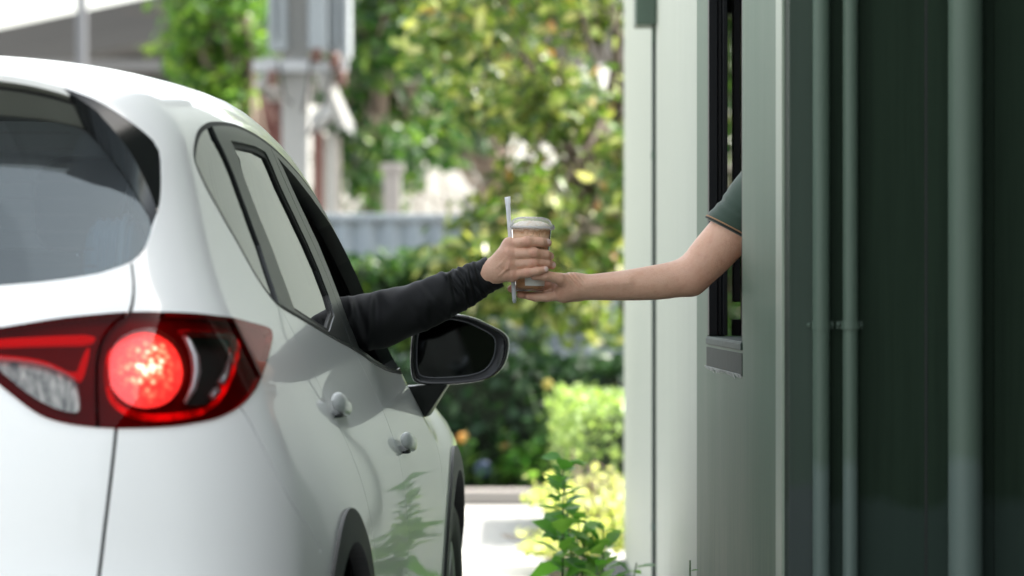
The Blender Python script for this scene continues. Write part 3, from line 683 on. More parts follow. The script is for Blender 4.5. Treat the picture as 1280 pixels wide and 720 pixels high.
# ---- wheels
for y in (.90, 3.60):
    for sx in (1, -1):
        w = empty('wheel', (sx*.765, y, .355)); w.parent = CAR
        m = MB(); m.lathe([(.235, -.095), (.26, -.112), (.31, -.118), (.343, -.105), (.355, -.07), (.3555, -.03), (.350, -.028), (.350, -.022), (.3555, -.02), (.3555, .02), (.350, .022), (.350, .028), (.3555, .03), (.355, .07), (.343, .105), (.31, .118), (.26, .112), (.235, .095)], (0, 0, 0), 'x', 72)
        m.build('tyre', RUBBER, w, smooth=True)
        m = MB(); m.lathe([(.236, -.095), (.225, -.09), (.215, 0), (.225, .085), (.243, .098), (.240, .104), (.228, .098), (.222, .085)], (0, 0, 0), 'x', 60)
        m.lathe([(.0, sx*.085), (.045, sx*.082), (.06, sx*.07), (.06, sx*.04)], (0, 0, 0), 'x', 30)
        for k in range(5):
            for q in (-.11, .11):
                a = 2*math.pi*k/5; d0 = np.array([0, math.cos(a), math.sin(a)]); d1 = np.array([0, math.cos(a+q), math.sin(a+q)])
                m.tube([d0*.04+[sx*.075, 0, 0], d1*.13+[sx*.082, 0, 0], d1*.225+[sx*.088, 0, 0]], [.018, .014, .016], 8)
        m.build('rim', SILVER, w, smooth=True)
        m = MB(); m.lathe([(0, -.01), (.15, -.01), (.15, .012), (0, .012)], (sx*.02, 0, 0), 'x', 40); m.build('brake_disc', simple('brake_disc_steel', (.25, .25, .25), rough=.4, metal=.8), w)
# ---- cabin
m = MB(); m.box(-.78, .78, .45, 3.4, .28, .34); m.build('cabin_floor', LINER, CAR)
m = MB(); m.box(-.60, .60, .30, .98, 1.135, 1.15); m.build('cargo_cover', simple('cargo_cover_vinyl', (.075, .08, .085), rough=.7), CAR)
def seat(name, x, w, y, hr):
    m = MB(); m.superell((x, y+.25, .62), (w/2, .27, .10), .35, 28); cush = m.build(name, SEATCLOTH, CAR, smooth=True)
    a = R(-14); rot = Matrix.Rotation(a, 3, 'X'); rot = np.array([[1, 0, 0], [0, math.cos(.24), -math.sin(.24)], [0, math.sin(.24), math.cos(.24)]])
    m = MB(); m.superell((x, y-.06, .96), (w/2, .085, .33), .35, 28, rot); m.build('backrest', SEATCLOTH, cush, smooth=True)
    for hx in hr:
        m = MB(); m.superell((hx, y-.155, 1.37), (.125, .055, .085), .45, 24, rot); m.build('headrest', SEATCLOTH, cush, smooth=True)
        for e_ in (-.05, .05): m = MB(); m.tube([(hx+e_, y-.14, 1.22), (hx+e_, y-.155, 1.34)], .006, 8); m.build('headrest_post', CHROME, cush, smooth=True)
seat('front_seat', .37, .52, 2.10, [.37]); seat('front_seat', -.37, .52, 2.10, [-.37])
seat('rear_seat', 0, 1.30, 1.15, [-.42, 0, .42])
m = MB(); m.superell((0, 3.05, .90), (.74, .26, .14), .4, 40); db = m.build('dashboard', LINER, CAR, smooth=True)
m = MB(); a_ = np.linspace(0, 2*math.pi, 41); m.tube([(.37+.18*math.cos(a), 2.72+.06*math.sin(a), .95+.17*math.sin(a)) for a in a_], .014, 10, cap=False)
m.tube([(.20, 2.72, .95), (.37, 2.74, .95), (.54, 2.72, .95)], .02, 8); m.tube([(.37, 2.74, .95), (.37, 2.95, .88)], .03, 10); m.build('steering_wheel', BLACKPLASTIC, CAR, smooth=True)
# grey trim of the rear pillars seen through the back window
for sx in (1, -1):
    m = MB(); m.tube([(sx*.60, .52, 1.17), (sx*.60, .62, 1.32), (sx*.585, .80, 1.46)], [.05, .05, .05], 12); m.build('pillar_trim', TRIMGREY, CAR, smooth=True)
    m = MB(); m.tube([(sx*.475, .62, 1.15), (sx*.485, .72, 1.30), (sx*.505, .85, 1.46)], .008, 8); m.build('seat_belt', BLACKPLASTIC, CAR, smooth=True)
m = MB(); m.tube([(.315, 4.35, .62), (-.315, 4.35, .62)], .02, 8); m.build('radiator_bar', BLACKPLASTIC, CAR, smooth=True)
# ================================================================== PEOPLE, CUP, STRAW
KD = 8.10            # distance of the hand-over from the camera
def HP(a, b, dy=0.0):      # point in the hand-over plane (measured off the photo), dy metres behind it
    s = (KD+dy)/4780.0
    return np.array([(a-640)*s, KD+dy, EYE-(b-360)*s])
CH = math.radians(2.85); HV = np.array([math.sin(CH), math.cos(CH), 0]); RV = np.array([math.cos(CH), -math.sin(CH), 0]); CO = np.array([-1.20, 5.90, 0])
car2w = lambda x, y, z: CO+x*RV+y*HV+np.array([0, 0, z])
def skin_mat():
    t = NT('skin'); v = t.coord()
    n1 = t.noise(v, 22, 3); n2 = t.noise(v, 160, 3)
    at = t.n('ShaderNodeAttribute', attribute_name='tint')
    c = t.mixc(n1, (.64, .365, .24), (.76, .475, .335))
    c = t.mixc(t.ramp(t.noise(v, 75, 4, .65), [(.48, (0, 0, 0)), (.70, (.34, .34, .34))]), c, (.56, .255, .17))
    c = t.mixc(at.outputs['Fac'], c, (.56, .22, .15))
    nl = t.n('ShaderNodeAttribute', attribute_name='nail')
    c = t.mixc(nl.outputs['Fac'], c, (.80, .58, .50))
    b = t.pbr(Base_Color=c, Roughness=.46, Subsurface_Weight=.12, Subsurface_Radius=(.012, .004, .002), Subsurface_Scale=.6)
    b.inputs['Specular IOR Level'].default_value = .4
    vo = t.n('ShaderNodeTexVoronoi', inp={'Vector': v, 'Scale': 420.0})
    t.lk(t.bump(t.math('ADD', n2, t.math('MULTIPLY', vo.outputs['Distance'], .4)), .35, .003), b.inputs['Normal'])
    return t.done(b)
SKIN = skin_mat()
HAIR = simple('dark_hair', (.012, .009, .007), rough=.5, bump=.4, bs=300)
def attr(me, name, vals):
    a = me.attributes.new(name, 'FLOAT', 'POINT'); a.data.foreach_set('value', np.asarray(vals, np.float32))
def blob(chains, k=.006):
    def f(P):
        D = None
        for c in chains:
            d = cap(P, *c); D = d if D is None else smin(D, d, k)
        return D
    return f
def cubic(cp, n):
    t = np.linspace(0, len(cp)-1, n); i = np.clip(t.astype(int), 0, len(cp)-2); u = (t-i)[:, None]
    g = lambda k: cp[np.clip(k, 0, len(cp)-1)]
    a, b_, c, d = g(i-1), g(i), g(i+1), g(i+2)
    return b_+.5*u*(c-a+u*(2*a-5*b_+4*c-d+u*(3*(b_-c)+d-a)))
def chain(P, pts, rad, k=.004, fine=0):
    D = None
    if fine:
        q = cubic(np.hstack([np.array(pts, float), np.array(rad, float)[:, None]]), fine); pts = q[:, :3]; rad = q[:, 3]; k = 1e-4
    for i in range(len(pts)-1):
        d = cap(P, pts[i], pts[i+1], rad[i], rad[i+1]); D = d if D is None else smin(D, d, k)
    return D
def sgauss(p, c, r): return np.exp(-((p-np.array(c))**2).sum(-1)/(2*r*r))

# ---------------- driver's right hand, back of the hand to us, four fingers round the front of the cup
dW = HP(613, 342, -.020)
dF = {  # knuckle, middle joint, end joint, tip ; radii
 'index':  ([HP(637, 306, -.036), HP(659, 302.5, -.0535), HP(676, 302.5, -.047), HP(684.5, 303.5, -.034)], [.0125, .0117, .0102, .0088]),
 'middle': ([HP(636, 318, -.044), HP(667, 316.5, -.0545), HP(682, 318.5, -.042), HP(687.5, 320.5, -.028)], [.0128, .0118, .0104, .009]),
 'ring':   ([HP(637, 331, -.045), HP(667, 328.5, -.0515), HP(683, 329.5, -.040), HP(690, 331.5, -.027)], [.0122, .0108, .0098, .0088]),
 'pinky':  ([HP(641, 343.5, -.044), HP(659, 341.3, -.0565), HP(672, 338.8, -.060), HP(681.5, 336.8, -.057)], [.0110, .0096, .0085, .0075])}
dT = ([HP(624, 330, -.006), HP(640, 318, .022), HP(656, 314, .047), HP(672, 313, .048)], [.016, .0125, .0115, .0095])
def driver_hand(P):
    palm = None
    for k, r0, r1 in (('index', .019, .0142), ('middle', .0195, .0150), ('ring', .019, .0145), ('pinky', .018, .0135)):
        m = dF[k][0][0]; d = cap(P, dW+(m-dW)*.12, m, r0, r1); palm = d if palm is None else smin(palm, d, .014)
    palm = smin(palm, cap(P, HP(585, 356, -.012), dW, .024, .022), .02)                 # wrist into the cuff
    palm = smin(palm, cap(P, dW+(HP(640, 330, -.02)-dW)*.3, HP(640, 330, -.024), .016, .013), .012)
    palm = smin(palm, chain(P, *dT), .010)
    # tendons and knuckle heads
    for k in dF:
        m = dF[k][0][0]; palm = smin(palm, cap(P, dW+(m-dW)*.45+[0, -.0105, .0], m+[0, -.0058, .001], .004, .0092), .007)
    for va, vb in ((HP(622, 334, -.052), HP(634, 322, -.060)), (HP(624, 345, -.050), HP(634, 336, -.061)), (HP(634, 336, -.061), HP(637, 324, -.060))): palm = smin(palm, cap(P, va, vb, .0015, .0018), .004)
    D = palm
    for k, (p, r) in dF.items():
        d = chain(P, p, r, .0035)
        d = smin(d, cap(P, p[1]+[-.002, -.0022, 0], p[1]+[.002, -.0022, 0], r[1]*.93, r[1]*.93), .004)   # joint bulge
        # the web between the fingers stays low: blend only near the knuckle
        t = np.clip(((P-p[0])@(p[1]-p[0]))/float((p[1]-p[0])@(p[1]-p[0])), 0, 1)
        kk = .011*(1-np.clip(t*2.4, 0, 1))+.0016
        h = np.maximum(kk-np.abs(D-d), 0)/kk; D = np.minimum(D, d)-h*h*kk*.25
    # creases over the joints
    for k, (p, r) in dF.items():
        for q, a in ((p[1], .0013), (p[2], .0009)):
            w = np.exp(-((P-q)**2).sum(-1)/(2*.0075**2)); D = D+a*w*(.5+.5*np.sin((P[..., 0]-q[0])*2*math.pi/.0048))
    return D
# ---------------- server's right arm and hand, thumb in front, fingers behind and under the cup
sW = HP(722, 358.5, .0)
sF = {
 'index':  ([HP(699, 350, .024), HP(684, 349, .050), HP(664, 351, .054), HP(650, 353, .044)], [.0120, .0105, .0095, .008]),
 'middle': ([HP(700, 357, .020), HP(684, 357, .048), HP(658, 358.5, .046), HP(639, 361, .012)], [.0122, .0108, .0098, .0082]),
 'ring':   ([HP(701, 364, .012), HP(686, 368, .030), HP(666, 370, .028), HP(650, 368.5, .014)], [.0115, .0098, .0086, .0075]),
 'pinky':  ([HP(703, 369, -.004), HP(684, 371.5, -.011), HP(670, 372.0, -.012), HP(660.5, 370.8, -.010)], [.0112, .0094, .0084, .0072])}
sT = ([HP(712, 354, -.014), HP(699, 348.5, -.034), HP(682, 344.5, -.046), HP(668, 345.5, -.0445)], [.0165, .0120, .0105, .0082])
sE = HP(864, 349, .0); sS = HP(972, 222, .03)
def server_arm(P):
    palm = None
    for k in sF:
        m = sF[k][0][0]; d = cap(P, sW+(m-sW)*.15, m, .0165, .0135); palm = d if palm is None else smin(palm, d, .014)
    palm = smin(palm, chain(P, *sT), .012)
    palm = smin(palm, cap(P, HP(716, 362, -.012), HP(702, 366, -.008), .0145, .012), .010)
    # forearm: wrist, swell below the elbow, elbow, upper arm
    arm = chain(P, [HP(714, 358.5, 0), HP(735, 359, 0), HP(775, 357.2, 0), HP(815, 353.5, 0), HP(842, 349.5, 0), HP(862, 344, 0)], [.0265, .0272, .0315, .0365, .0385, .0385], .02, 22)
    up = chain(P, [HP(863, 346, 0), HP(884, 324, .0), HP(912, 293, .008), HP(945, 255, .02), sS], [.0385, .0455, .0485, .050, .052], .02, 18)
    arm = smin(arm, up, .018)
    arm = smin(arm, cap(P, HP(866, 357, .006), HP(873, 352, .006), .0165, .014), .014)     # point of the elbow
    D = smin(palm, arm, .022)
    for k, (p, r) in sF.items():
        d = chain(P, p, r, .0035); t = np.clip(((P-p[0])@(p[1]-p[0]))/float((p[1]-p[0])@(p[1]-p[0])), 0, 1)
        kk = .010*(1-np.clip(t*2.0, 0, 1))+.0016
        h = np.maximum(kk-np.abs(D-d), 0)/kk; D = np.minimum(D, d)-h*h*kk*.25
    for i, (qa, qb) in enumerate(((719, 352), (716, 349.5), (713.5, 347), (722, 356))):     # wrist and thumb-ball creases
        q = HP(qa, qb, -.02); w = np.exp(-((P-q)**2).sum(-1)/(2*.010**2)); D = D+.0016*w*np.cos(((P[..., 0]-q[0])*.8+(P[..., 2]-q[2])*.6)*2*math.pi/.0075)
    q = HP(857, 326, -.01); w = np.exp(-((P-q)**2).sum(-1)/(2*.012**2)); D = D+.0040*w      # crook of the arm
    D = smin(D, cap(P, HP(738, 355, -.0215), HP(785, 352, -.0265), .0045, .006), .016)      # tendon of the inner wrist
    return D
def figure(root, sh_l, sh_r, neck, head, hipc, facing, seated, arm_other, legs):
    """coarse rest of the body, one surface: head with face, neck, trunk, other arm and legs"""
    f = np.array(facing, float); f /= np.linalg.norm(f); lft = np.cross([0, 0, 1], f)
    M = np.stack([f, lft, [0, 0, 1]], 1)
    def head_d(P):
        d = ell(P, head, (.094, .074, .112), M)
        d = smin(d, ell(P, head+f*.022-[0, 0, .058], (.066, .055, .062), M), .05)
        d = smin(d, cap(P, head+f*.088+[0, 0, .002], head+f*.108-[0, 0, .032], .009, .015), .016)   # nose
        for s in (1, -1):
            d = smin(d, ell(P, head+lft*s*.077-f*.008-[0, 0, .012], (.022, .009, .032), M), .012)   # ears
            d = smin(d, ell(P, head+lft*s*.033+f*.079+[0, 0, .008], (.012, .016, .011), M), .006)   # eyelids
            d = smin(d, cap(P, head+lft*s*.018+f*.092+[0, 0, .032], head+lft*s*.048+f*.080+[0, 0, .033], .007, .005), .010)
        d = smin(d, cap(P, head+lft*.020+f*.092-[0, 0, .064], head-lft*.020+f*.092-[0, 0, .064], .0075, .0075), .007)
        d = smin(d, cap(P, head+lft*.018+f*.090-[0, 0, .076], head-lft*.018+f*.090-[0, 0, .076], .008, .008), .006)
        return d
    def body(P):
        d = head_d(P)
        d = smin(d, cap(P, neck-[0, 0, .03], head-[0, 0, .07], .055, .052), .03)
        ch = (sh_l+sh_r)/2
        d = smin(d, trunk(P), .05)
        d = smin(d, chain(P, arm_other, [.052, .042, .030, .022], .02), .04)
        d = smin(d, cap(P, arm_other[-1], arm_other[-1]+(arm_other[-1]-arm_other[-2])/np.linalg.norm(arm_other[-1]-arm_other[-2])*.13, .034, .018), .03)
        for L in legs: d = smin(d, chain(P, L, [.085, .06, .045, .04][:len(L)], .03), .04)
        return d
    ch = (sh_l+sh_r)/2
    def trunk(P):
        d = cap(P, sh_l*.85+ch*.15-[0, 0, .02], sh_r*.85+ch*.15-[0, 0, .02], .062, .062)
        mid = ch*.5+hipc*.5
        for s in (1, -1):
            d = smin(d, chain(P, [ch+lft*s*.085-[0, 0, .05], mid+lft*s*.07, hipc+lft*s*.09], [.105, .10, .115], .05), .06)
        return d
    return body, trunk, head_d, M, lft
def build_person(name_bits, body, lo, hi, h, arm_fn, alo, ahi, ah, root, tint_pts, nails, cut):
    V1, F1 = surface_net(body, lo, hi, h); V1 = relax(V1, F1, 1)
    V2, F2 = surface_net(arm_fn, alo, ahi, ah); V2 = relax(V2, F2, 2, .4)
    cc, cn, cr = cut; cn = np.array(cn)/np.linalg.norm(cn)
    F2 = F2[((V2-cc)@cn)[F2].min(1) > 0]
    bad = (((V1-cc)@cn) > -.004) & (np.linalg.norm(V1-cc, axis=1) < cr); F1 = F1[~bad[F1].any(1)]
    V = np.vstack([V2, V1]); Fs = np.vstack([F2, F1+len(V2)])
    bm = bmesh.new(); vs = [bm.verts.new(p) for p in V]; bm.verts.ensure_lookup_table()
    for f in Fs: bm.faces.new([vs[i] for i in f])
    isl = [v for v in bm.verts if not v.link_faces]; bmesh.ops.delete(bm, geom=isl, context='VERTS')
    eb = [e for e in bm.edges if len(e.link_faces) == 1]
    try: bmesh.ops.bridge_loops(bm, edges=eb)
    except Exception as ex: print('bridge', ex)
    # keep the largest connected piece
    seen = set(); best = []
    for v in bm.verts:
        if v in seen: continue
        st = [v]; comp = []; seen.add(v)
        while st:
            a_ = st.pop(); comp.append(a_)
            for e in a_.link_edges:
                b_ = e.other_vert(a_)
                if b_ not in seen: seen.add(b_); st.append(b_)
        if len(comp) > len(best): best = comp
    bs_ = set(best); bmesh.ops.delete(bm, geom=[v for v in bm.verts if v not in bs_], context='VERTS')
    bmesh.ops.recalc_face_normals(bm, faces=bm.faces)
    me = bpy.data.meshes.new('body'); bm.to_mesh(me); bm.free(); V = np.array([v.co for v in me.vertices])
    me.polygons.foreach_set('use_smooth', np.ones(len(me.polygons), bool))
    tn = np.zeros(len(V))
    for c, r, a in tint_pts: tn += a*sgauss(V, c, r)
    attr(me, 'tint', np.clip(tn, 0, 1))
    nn = np.zeros(len(V))
    for c, r in nails: nn = np.maximum(nn, np.clip(1.6-np.linalg.norm((V-c)/r, axis=1), 0, 1))
    attr(me, 'nail', np.clip(nn*2, 0, 1))
    return link('body', me, SKIN, root)
def cloth_mesh(name, fn, lo, hi, h, mat, root, it=1):
    V, Fs = surface_net(fn, lo, hi, h); V = relax(V, Fs, it); return link(name, mesh_np(name, V, Fs), mat, root)

# ---------------- the driver
DRV = tag(empty('person', tuple(car2w(.37, 2.15, .72))), 'driver in black long sleeves reaching out of the car window', 'person')
DRV_INV = np.array([*car2w(.37, 2.15, .72)])
shr = car2w(.555, 2.30, 1.185); shl = car2w(.19, 2.20, 1.20); nk = car2w(.37, 2.22, 1.25); hd = car2w(.38, 2.25, 1.425); hp = car2w(.37, 2.15, .74)
legsD = [[car2w(.46, 2.2, .72), car2w(.49, 2.62, .76), car2w(.47, 2.88, .42), car2w(.47, 2.98, .40)], [car2w(.28, 2.2, .72), car2w(.26, 2.62, .76), car2w(.28, 2.88, .42), car2w(.28, 2.98, .40)]]
armD = [shl, car2w(.14, 2.42, .98), car2w(.21, 2.62, 1.02), car2w(.22, 2.66, 1.03)]
fb0, ft, fh, fM, fl = figure(None, shl, shr, nk, hd, hp, HV*.94+RV*.34, True, armD, legsD)
fb = lambda P: smin(fb0(P), chain(P, [shr, HP(420, 404, 0), HP(480, 398, -.004), HP(545, 374, -.010), HP(612, 343, -.018)], [.05, .038, .034, .028, .022], .02), .03)
tints = [(dF[k][0][1]+[0, -.01, 0], .006, .55) for k in dF]+[(dF[k][0][0]+[0, -.012, 0], .008, .40) for k in dF]+[(dF[k][0][3], .009, .45) for k in dF]
nails = [(dF['index'][0][3]+[.0008, -.0072, .0026], np.array([.0052, .0045, .0046])), (dF['ring'][0][3]+[.003, -.0066, 0], np.array([.0045, .0045, .0045])), (dF['middle'][0][3]+[.003, -.0066, 0], np.array([.0042, .0045, .0042])), (dF['pinky'][0][3]+[.003, -.0055, .001], np.array([.0042, .0042, .0042]))]
def fix_parent(o, base):
    o.location = tuple(-np.array(base)); return o
b = build_person('', fb, np.minimum(car2w(.0, 1.95, .30), car2w(.75, 3.1, .3))-.05, np.maximum(car2w(.0, 1.95, 1.62), car2w(.75, 3.1, 1.62))+.05, .012, driver_hand, HP(583, 375, -.08), HP(700, 290, .075), .00135, DRV, tints, nails, (HP(594, 351, -.013), HP(613, 342, -.02)-HP(585, 356, -.012), .12))
fix_parent(b, DRV_INV)
JACKET = NT('black_jacket_cloth'); v = JACKET.coord()
jb = JACKET.pbr(Base_Color=JACKET.mixc(JACKET.noise(v, 30, 3), (.0035, .004, .0042), (.006, .0066, .007)), Roughness=.6)
wv = JACKET.n('ShaderNodeTexWave', inp={'Vector': v, 'Scale': 420.0, 'Distortion': .6}); jb.inputs['Specular IOR Level'].default_value = .28
JACKET.lk(JACKET.bump(JACKET.math('ADD', wv.outputs['Fac'], JACKET.noise(v, 900, 2)), .12, .001), jb.inputs['Normal']); JACKET = JACKET.done(jb)
def jacket(P):
    d = ft(P)-.018
    d = smin(d, chain(P, armD[:3], [.075, .062, .048], .03), .04)
    d = smin(d, cap(P, shr, HP(398, 400, .0), .072, .062), .05)
    d = smin(d, cap(P, nk-[0, 0, .03], nk+[0, 0, .03], .066, .063), .03)
    d = np.maximum(d, -(fb(P)+.002)) if False else d
    return np.maximum(d, .70-P[..., 2])
j = cloth_mesh('jacket', jacket, np.minimum(car2w(0, 1.95, .6), car2w(.75, 2.8, .6))-.05, np.maximum(car2w(0, 1.95, 1.4), car2w(.8, 2.8, 1.4))+.05, .010, JACKET, DRV); fix_parent(j, DRV_INV)
hr = cloth_mesh('hair', lambda P: np.maximum(fh(P)-.012, np.minimum((P-hd)@(np.array(fM[:, 0])*.9-np.array([0, 0, .55]))-.015, 1)), hd-.17, hd+.17, .008, HAIR, DRV); fix_parent(hr, DRV_INV)
tr = cloth_mesh('trousers', lambda P: np.maximum(smin(chain(P, legsD[0][:3], [.105, .08, .062], .03), chain(P, legsD[1][:3], [.105, .08, .062], .03), .05), -1e3*np.ones(P.shape[:-1])), np.minimum(car2w(.1, 2.0, .3), car2w(.7, 3.1, .3))-.05, np.maximum(car2w(.1, 2.0, .95), car2w(.7, 3.1, .95))+.05, .012, simple('dark_denim', (.02, .025, .04), rough=.8), DRV); fix_parent(tr, DRV_INV)
# sleeve: a soft tube with gathers towards the cuff
ctrl = [(372, 397, 34, .0), (398, 402, 35, .0), (432, 405, 34.5, 0), (460, 402.5, 36, -.002), (484, 397, 35, -.004), (510, 388, 32.5, -.006), (538, 377.5, 29.5, -.008), (563, 366.5, 27.5, -.010), (584, 357, 24.5, -.011), (602, 347.5, 22, -.012), (619, 339.5, 20.6, -.012)]
cp = np.array([[*HP(a, b, d), r*KD/4780] for a, b, r, d in ctrl])
NS, NA = 300, 132
cs = cubic(cp, NS); s_ = np.linspace(0, 1, NS)
T = np.gradient(cs[:, :3], axis=0); T /= np.linalg.norm(T, axis=1)[:, None]
Bn = np.array([0, -1.0, 0]); Un = np.cross(T, Bn); Un /= np.linalg.norm(Un, axis=1)[:, None]; Vn = np.cross(Un, T)
ang = np.linspace(0, 2*math.pi, NA+1)[:-1]
SS, AA = np.meshgrid(s_, ang, indexing='ij')
rr = np.repeat(cs[:, 3:4], NA, 1)*(1-.10*np.abs(np.sin(AA))**2)
folds = [(.70, 1.2, .10, .0034, .010, 1.3), (.735, 1.9, -.12, .0046, .009, 1.2), (.765, .9, .14, .0044, .009, 1.1), (.79, 2.1, -.10, .0048, .010, 1.3), (.82, 1.4, .11, .0055, .010, 1.2), (.85, .6, -.13, .0048, .011, 1.1), (.878, 2.0, .08, .0042, .009, 1.5), (.905, 1.1, -.07, .0030, .009, 1.4),
         (.83, 4.3, .12, .0062, .013, 1.0), (.79, 4.9, -.10, .0052, .012, 1.0), (.875, 4.6, .06, .0045, .011, .9), (.66, .5, .16, .0034, .012, 1.0), (.62, 1.3, -.13, .0026, .012, 1.1), (.57, 1.1, .12, .0022, .013, 1.0), (.53, .8, -.10, .0018, .012, 1.0), (.30, .9, .10, .0048, .016, 1.0), (.25, 1.8, -.12, .0050, .018, 1.2), (.20, 1.0, .15, .0060, .018, 1.1), (.34, 1.9, .10, .0036, .018, 1.0), (.15, 2.0, -.1, .006, .02, 1.3), (.42, 2.6, -.16, .0030, .03, 1.0), (.48, 3.6, .15, .0030, .03, 1.0), (.69, 3.4, -.18, .0042, .020, 1.0), (.60, 3.8, .2, .0034, .022, 1.1), (.74, 2.7, .22, .0034, .014, .9), (.80, 3.1, -.2, .0036, .014, .8)]
disp = np.zeros_like(rr)
for s0, a0, sl, amp, w, aw in folds:
    da = (AA-a0+math.pi) % (2*math.pi)-math.pi
    e = SS-(s0+sl*da*.22); m_ = np.exp(-(da/aw)**2)
    disp += .72*amp*m_*(np.exp(-(e/w)**2)-.65*np.exp(-((e-1.7*w)/(1.1*w))**2))
disp += .0016*np.sin(AA*3+SS*9)*np.sin(SS*17+AA)+.0010*np.sin(AA*5-SS*31)
fade = np.clip((.955-SS)/.03, 0, 1)
rr = rr+disp*fade+.0012*np.clip((SS-.945)/.006, 0, 1)
XYZ = cs[:, None, :3]+rr[..., None]*(np.cos(AA)[..., None]*Un[:, None]+np.sin(AA)[..., None]*Vn[:, None])
# slant the cuff edge: upper side ends further back
XYZ = XYZ+T[:, None]*((np.cos(AA)*np.sign(Un[:, 2])[:, None])*-.004*np.clip((SS-.9)/.1, 0, 1))[..., None]
P_ = np.concatenate([XYZ, XYZ[:, :1]], 1)
inn = cs[-1, :3]+.90*(P_[-1]-cs[-1, :3]); inn2 = inn-T[-1]*.02
P_ = np.concatenate([P_, (P_[-1]+.004*T[-1]*.3)[None]*0+inn[None], inn2[None]], 0)
m = MB(); m.grid(P_); sl = m.build('jacket_sleeve', JACKET, DRV, smooth=True); fix_parent(sl, DRV_INV)
# ---------------- the server
SRV_B = np.array([.80, 8.00, .15])
SRV = tag(empty('person', tuple(SRV_B)), 'server in a dark green polo reaching out of the service window', 'person')
s_shr = sS; s_shl = np.array([.72, 7.80, 1.46]); s_nk = np.array([.70, 7.98, 1.53]); s_hd = np.array([.68, 7.99, 1.69]); s_hp = np.array([.86, 7.99, 1.02])
legsS = [[np.array([.86, 8.08, 1.0]), np.array([.85, 8.09, .60]), np.array([.88, 8.09, .22]), np.array([.80, 8.10, .20])], [np.array([.86, 7.90, 1.0]), np.array([.87, 7.89, .60]), np.array([.90, 7.89, .22]), np.array([.82, 7.88, .20])]]
armS = [s_shl, np.array([.80, 7.74, 1.18]), np.array([.66, 7.76, 1.03]), np.array([.65, 7.76, 1.03])]
gb0, gt, gh, gM, gl_ = figure(None, s_shl, s_shr, s_nk, s_hd, s_hp, (-1, .05, 0), False, armS, legsS)
gb = lambda P: smin(gb0(P), chain(P, [sS, HP(945, 255, .02), HP(912, 293, .008), HP(900, 306, .004)], [.052, .050, .0485, .047], .02), .03)
tints2 = [(sF[k][0][3], .010, .5) for k in sF]+[(sT[0][3], .010, .35), (HP(702, 360, -.02), .018, .22), (HP(870, 352, -.03), .03, .18), (sT[0][2], .008, .3)]
b = build_person('', gb, (.50, 7.62, .14), (1.08, 8.32, 1.84), .013, server_arm, np.minimum(HP(630, 385, -.075), HP(975, 385, -.075)), np.maximum(HP(630, 215, .085), HP(978, 215, .085)), .0019, SRV, tints2, [(sT[0][3]+[-.003, -.0055, .003], np.array([.005, .004, .0035]))], (HP(938, 262, .018), HP(912, 293, .008)-HP(945, 255, .02), .14))
fix_parent(b, SRV_B)
t = NT('dark_green_polo_cloth'); v = t.coord()
wv = t.n('ShaderNodeTexVoronoi', inp={'Vector': v, 'Scale': 700.0})
pb = t.pbr(Base_Color=t.mixc(t.noise(v, 25, 3), (.022, .046, .028), (.034, .064, .041)), Roughness=.8, Sheen_Weight=.3)
t.lk(t.bump(wv.outputs['Distance'], .35, .001), pb.inputs['Normal']); POLO = t.done(pb)
# polo: trunk, left sleeve and the right sleeve down to its hem
hemc = HP(913, 287, .006); axs = sS-HP(884, 324, 0); axs /= np.linalg.norm(axs)
hem_n = np.array([axs[0]*.86, 0, axs[2]*1.1]); hem_n = HP(912, 264, 0)*0+np.array([.47, .0, .88])
def polo(P):
    d = gt(P)-.016
    d = smin(d, cap(P, s_shl, s_shl*.35+armS[1]*.65, .070, .064), .04)
    d = np.maximum(d, 0.92-P[..., 2])
    q = (P-hemc)@hem_n
    w = np.clip(1-np.abs(q-.03)/.06, 0, 1)
    fold = .0022*np.sin((P[..., 2]+P[..., 0]*.6)*2*math.pi/.026+np.sin(P[..., 1]*40))*np.clip(q/.02, 0, 1)*np.exp(-(q-.045)**2/(2*.02**2))
    s = chain(P, [HP(884, 324, 0), HP(912, 291, .008), HP(945, 253, .02), sS], [.054, .0555, .060, .068], .02)-.001+fold
    d = np.maximum(d, -(q-.03))
    return np.maximum(smin(d, s, .03), -(q+.004))
PL_ = cloth_mesh('polo_shirt', polo, (.39, 7.62, .9), (1.06, 8.36, 1.60), .0048, POLO, SRV, 2); fix_parent(PL_, SRV_B)
# piping round the sleeve hem: a tan and a dark ring
u1 = np.cross(hem_n/np.linalg.norm(hem_n), [0, 1, 0]); u2 = np.array([0, 1.0, 0])
hn = hem_n/np.linalg.norm(hem_n)
def hem_ring(off, rad, lift):
    pts_ = []
    for a in np.linspace(0, 2*math.pi, 61):
        dv = math.cos(a)*u1+math.sin(a)*u2; lo_, hi_ = .0, .12
        for _ in range(20):
            mm = .5*(lo_+hi_); pt = hemc+hn*off+dv*mm
            if chain(pt[None], [HP(884, 324, 0), HP(912, 291, .008), HP(945, 253, .02), sS], [.054, .0555, .060, .068], .02)[0]-.001 < 0: lo_ = mm
            else: hi_ = mm
        pts_.append(hemc+hn*off+dv*(lo_+lift))
    m = MB(); m.tube(pts_, rad, 8, cap=False); return m
tan = simple('tan_piping', (.36, .20, .10), rough=.8)
o = hem_ring(.003, .0017, -.0006).build('sleeve_piping', tan, PL_, smooth=True)
o = hem_ring(-.0005, .0016, -.0012).build('sleeve_piping', simple('dark_piping', (.015, .018, .016), rough=.8), PL_, smooth=True)
hr = cloth_mesh('hair', lambda P: smin(np.maximum(gh(P)-.013, (P-s_hd)@np.array([-.8, 0, -.6])-.02), ell(P, s_hd+[.095, 0, .05], (.05, .05, .05)), .02), s_hd-.2, s_hd+.2, .009, HAIR, SRV); fix_parent(hr, SRV_B)
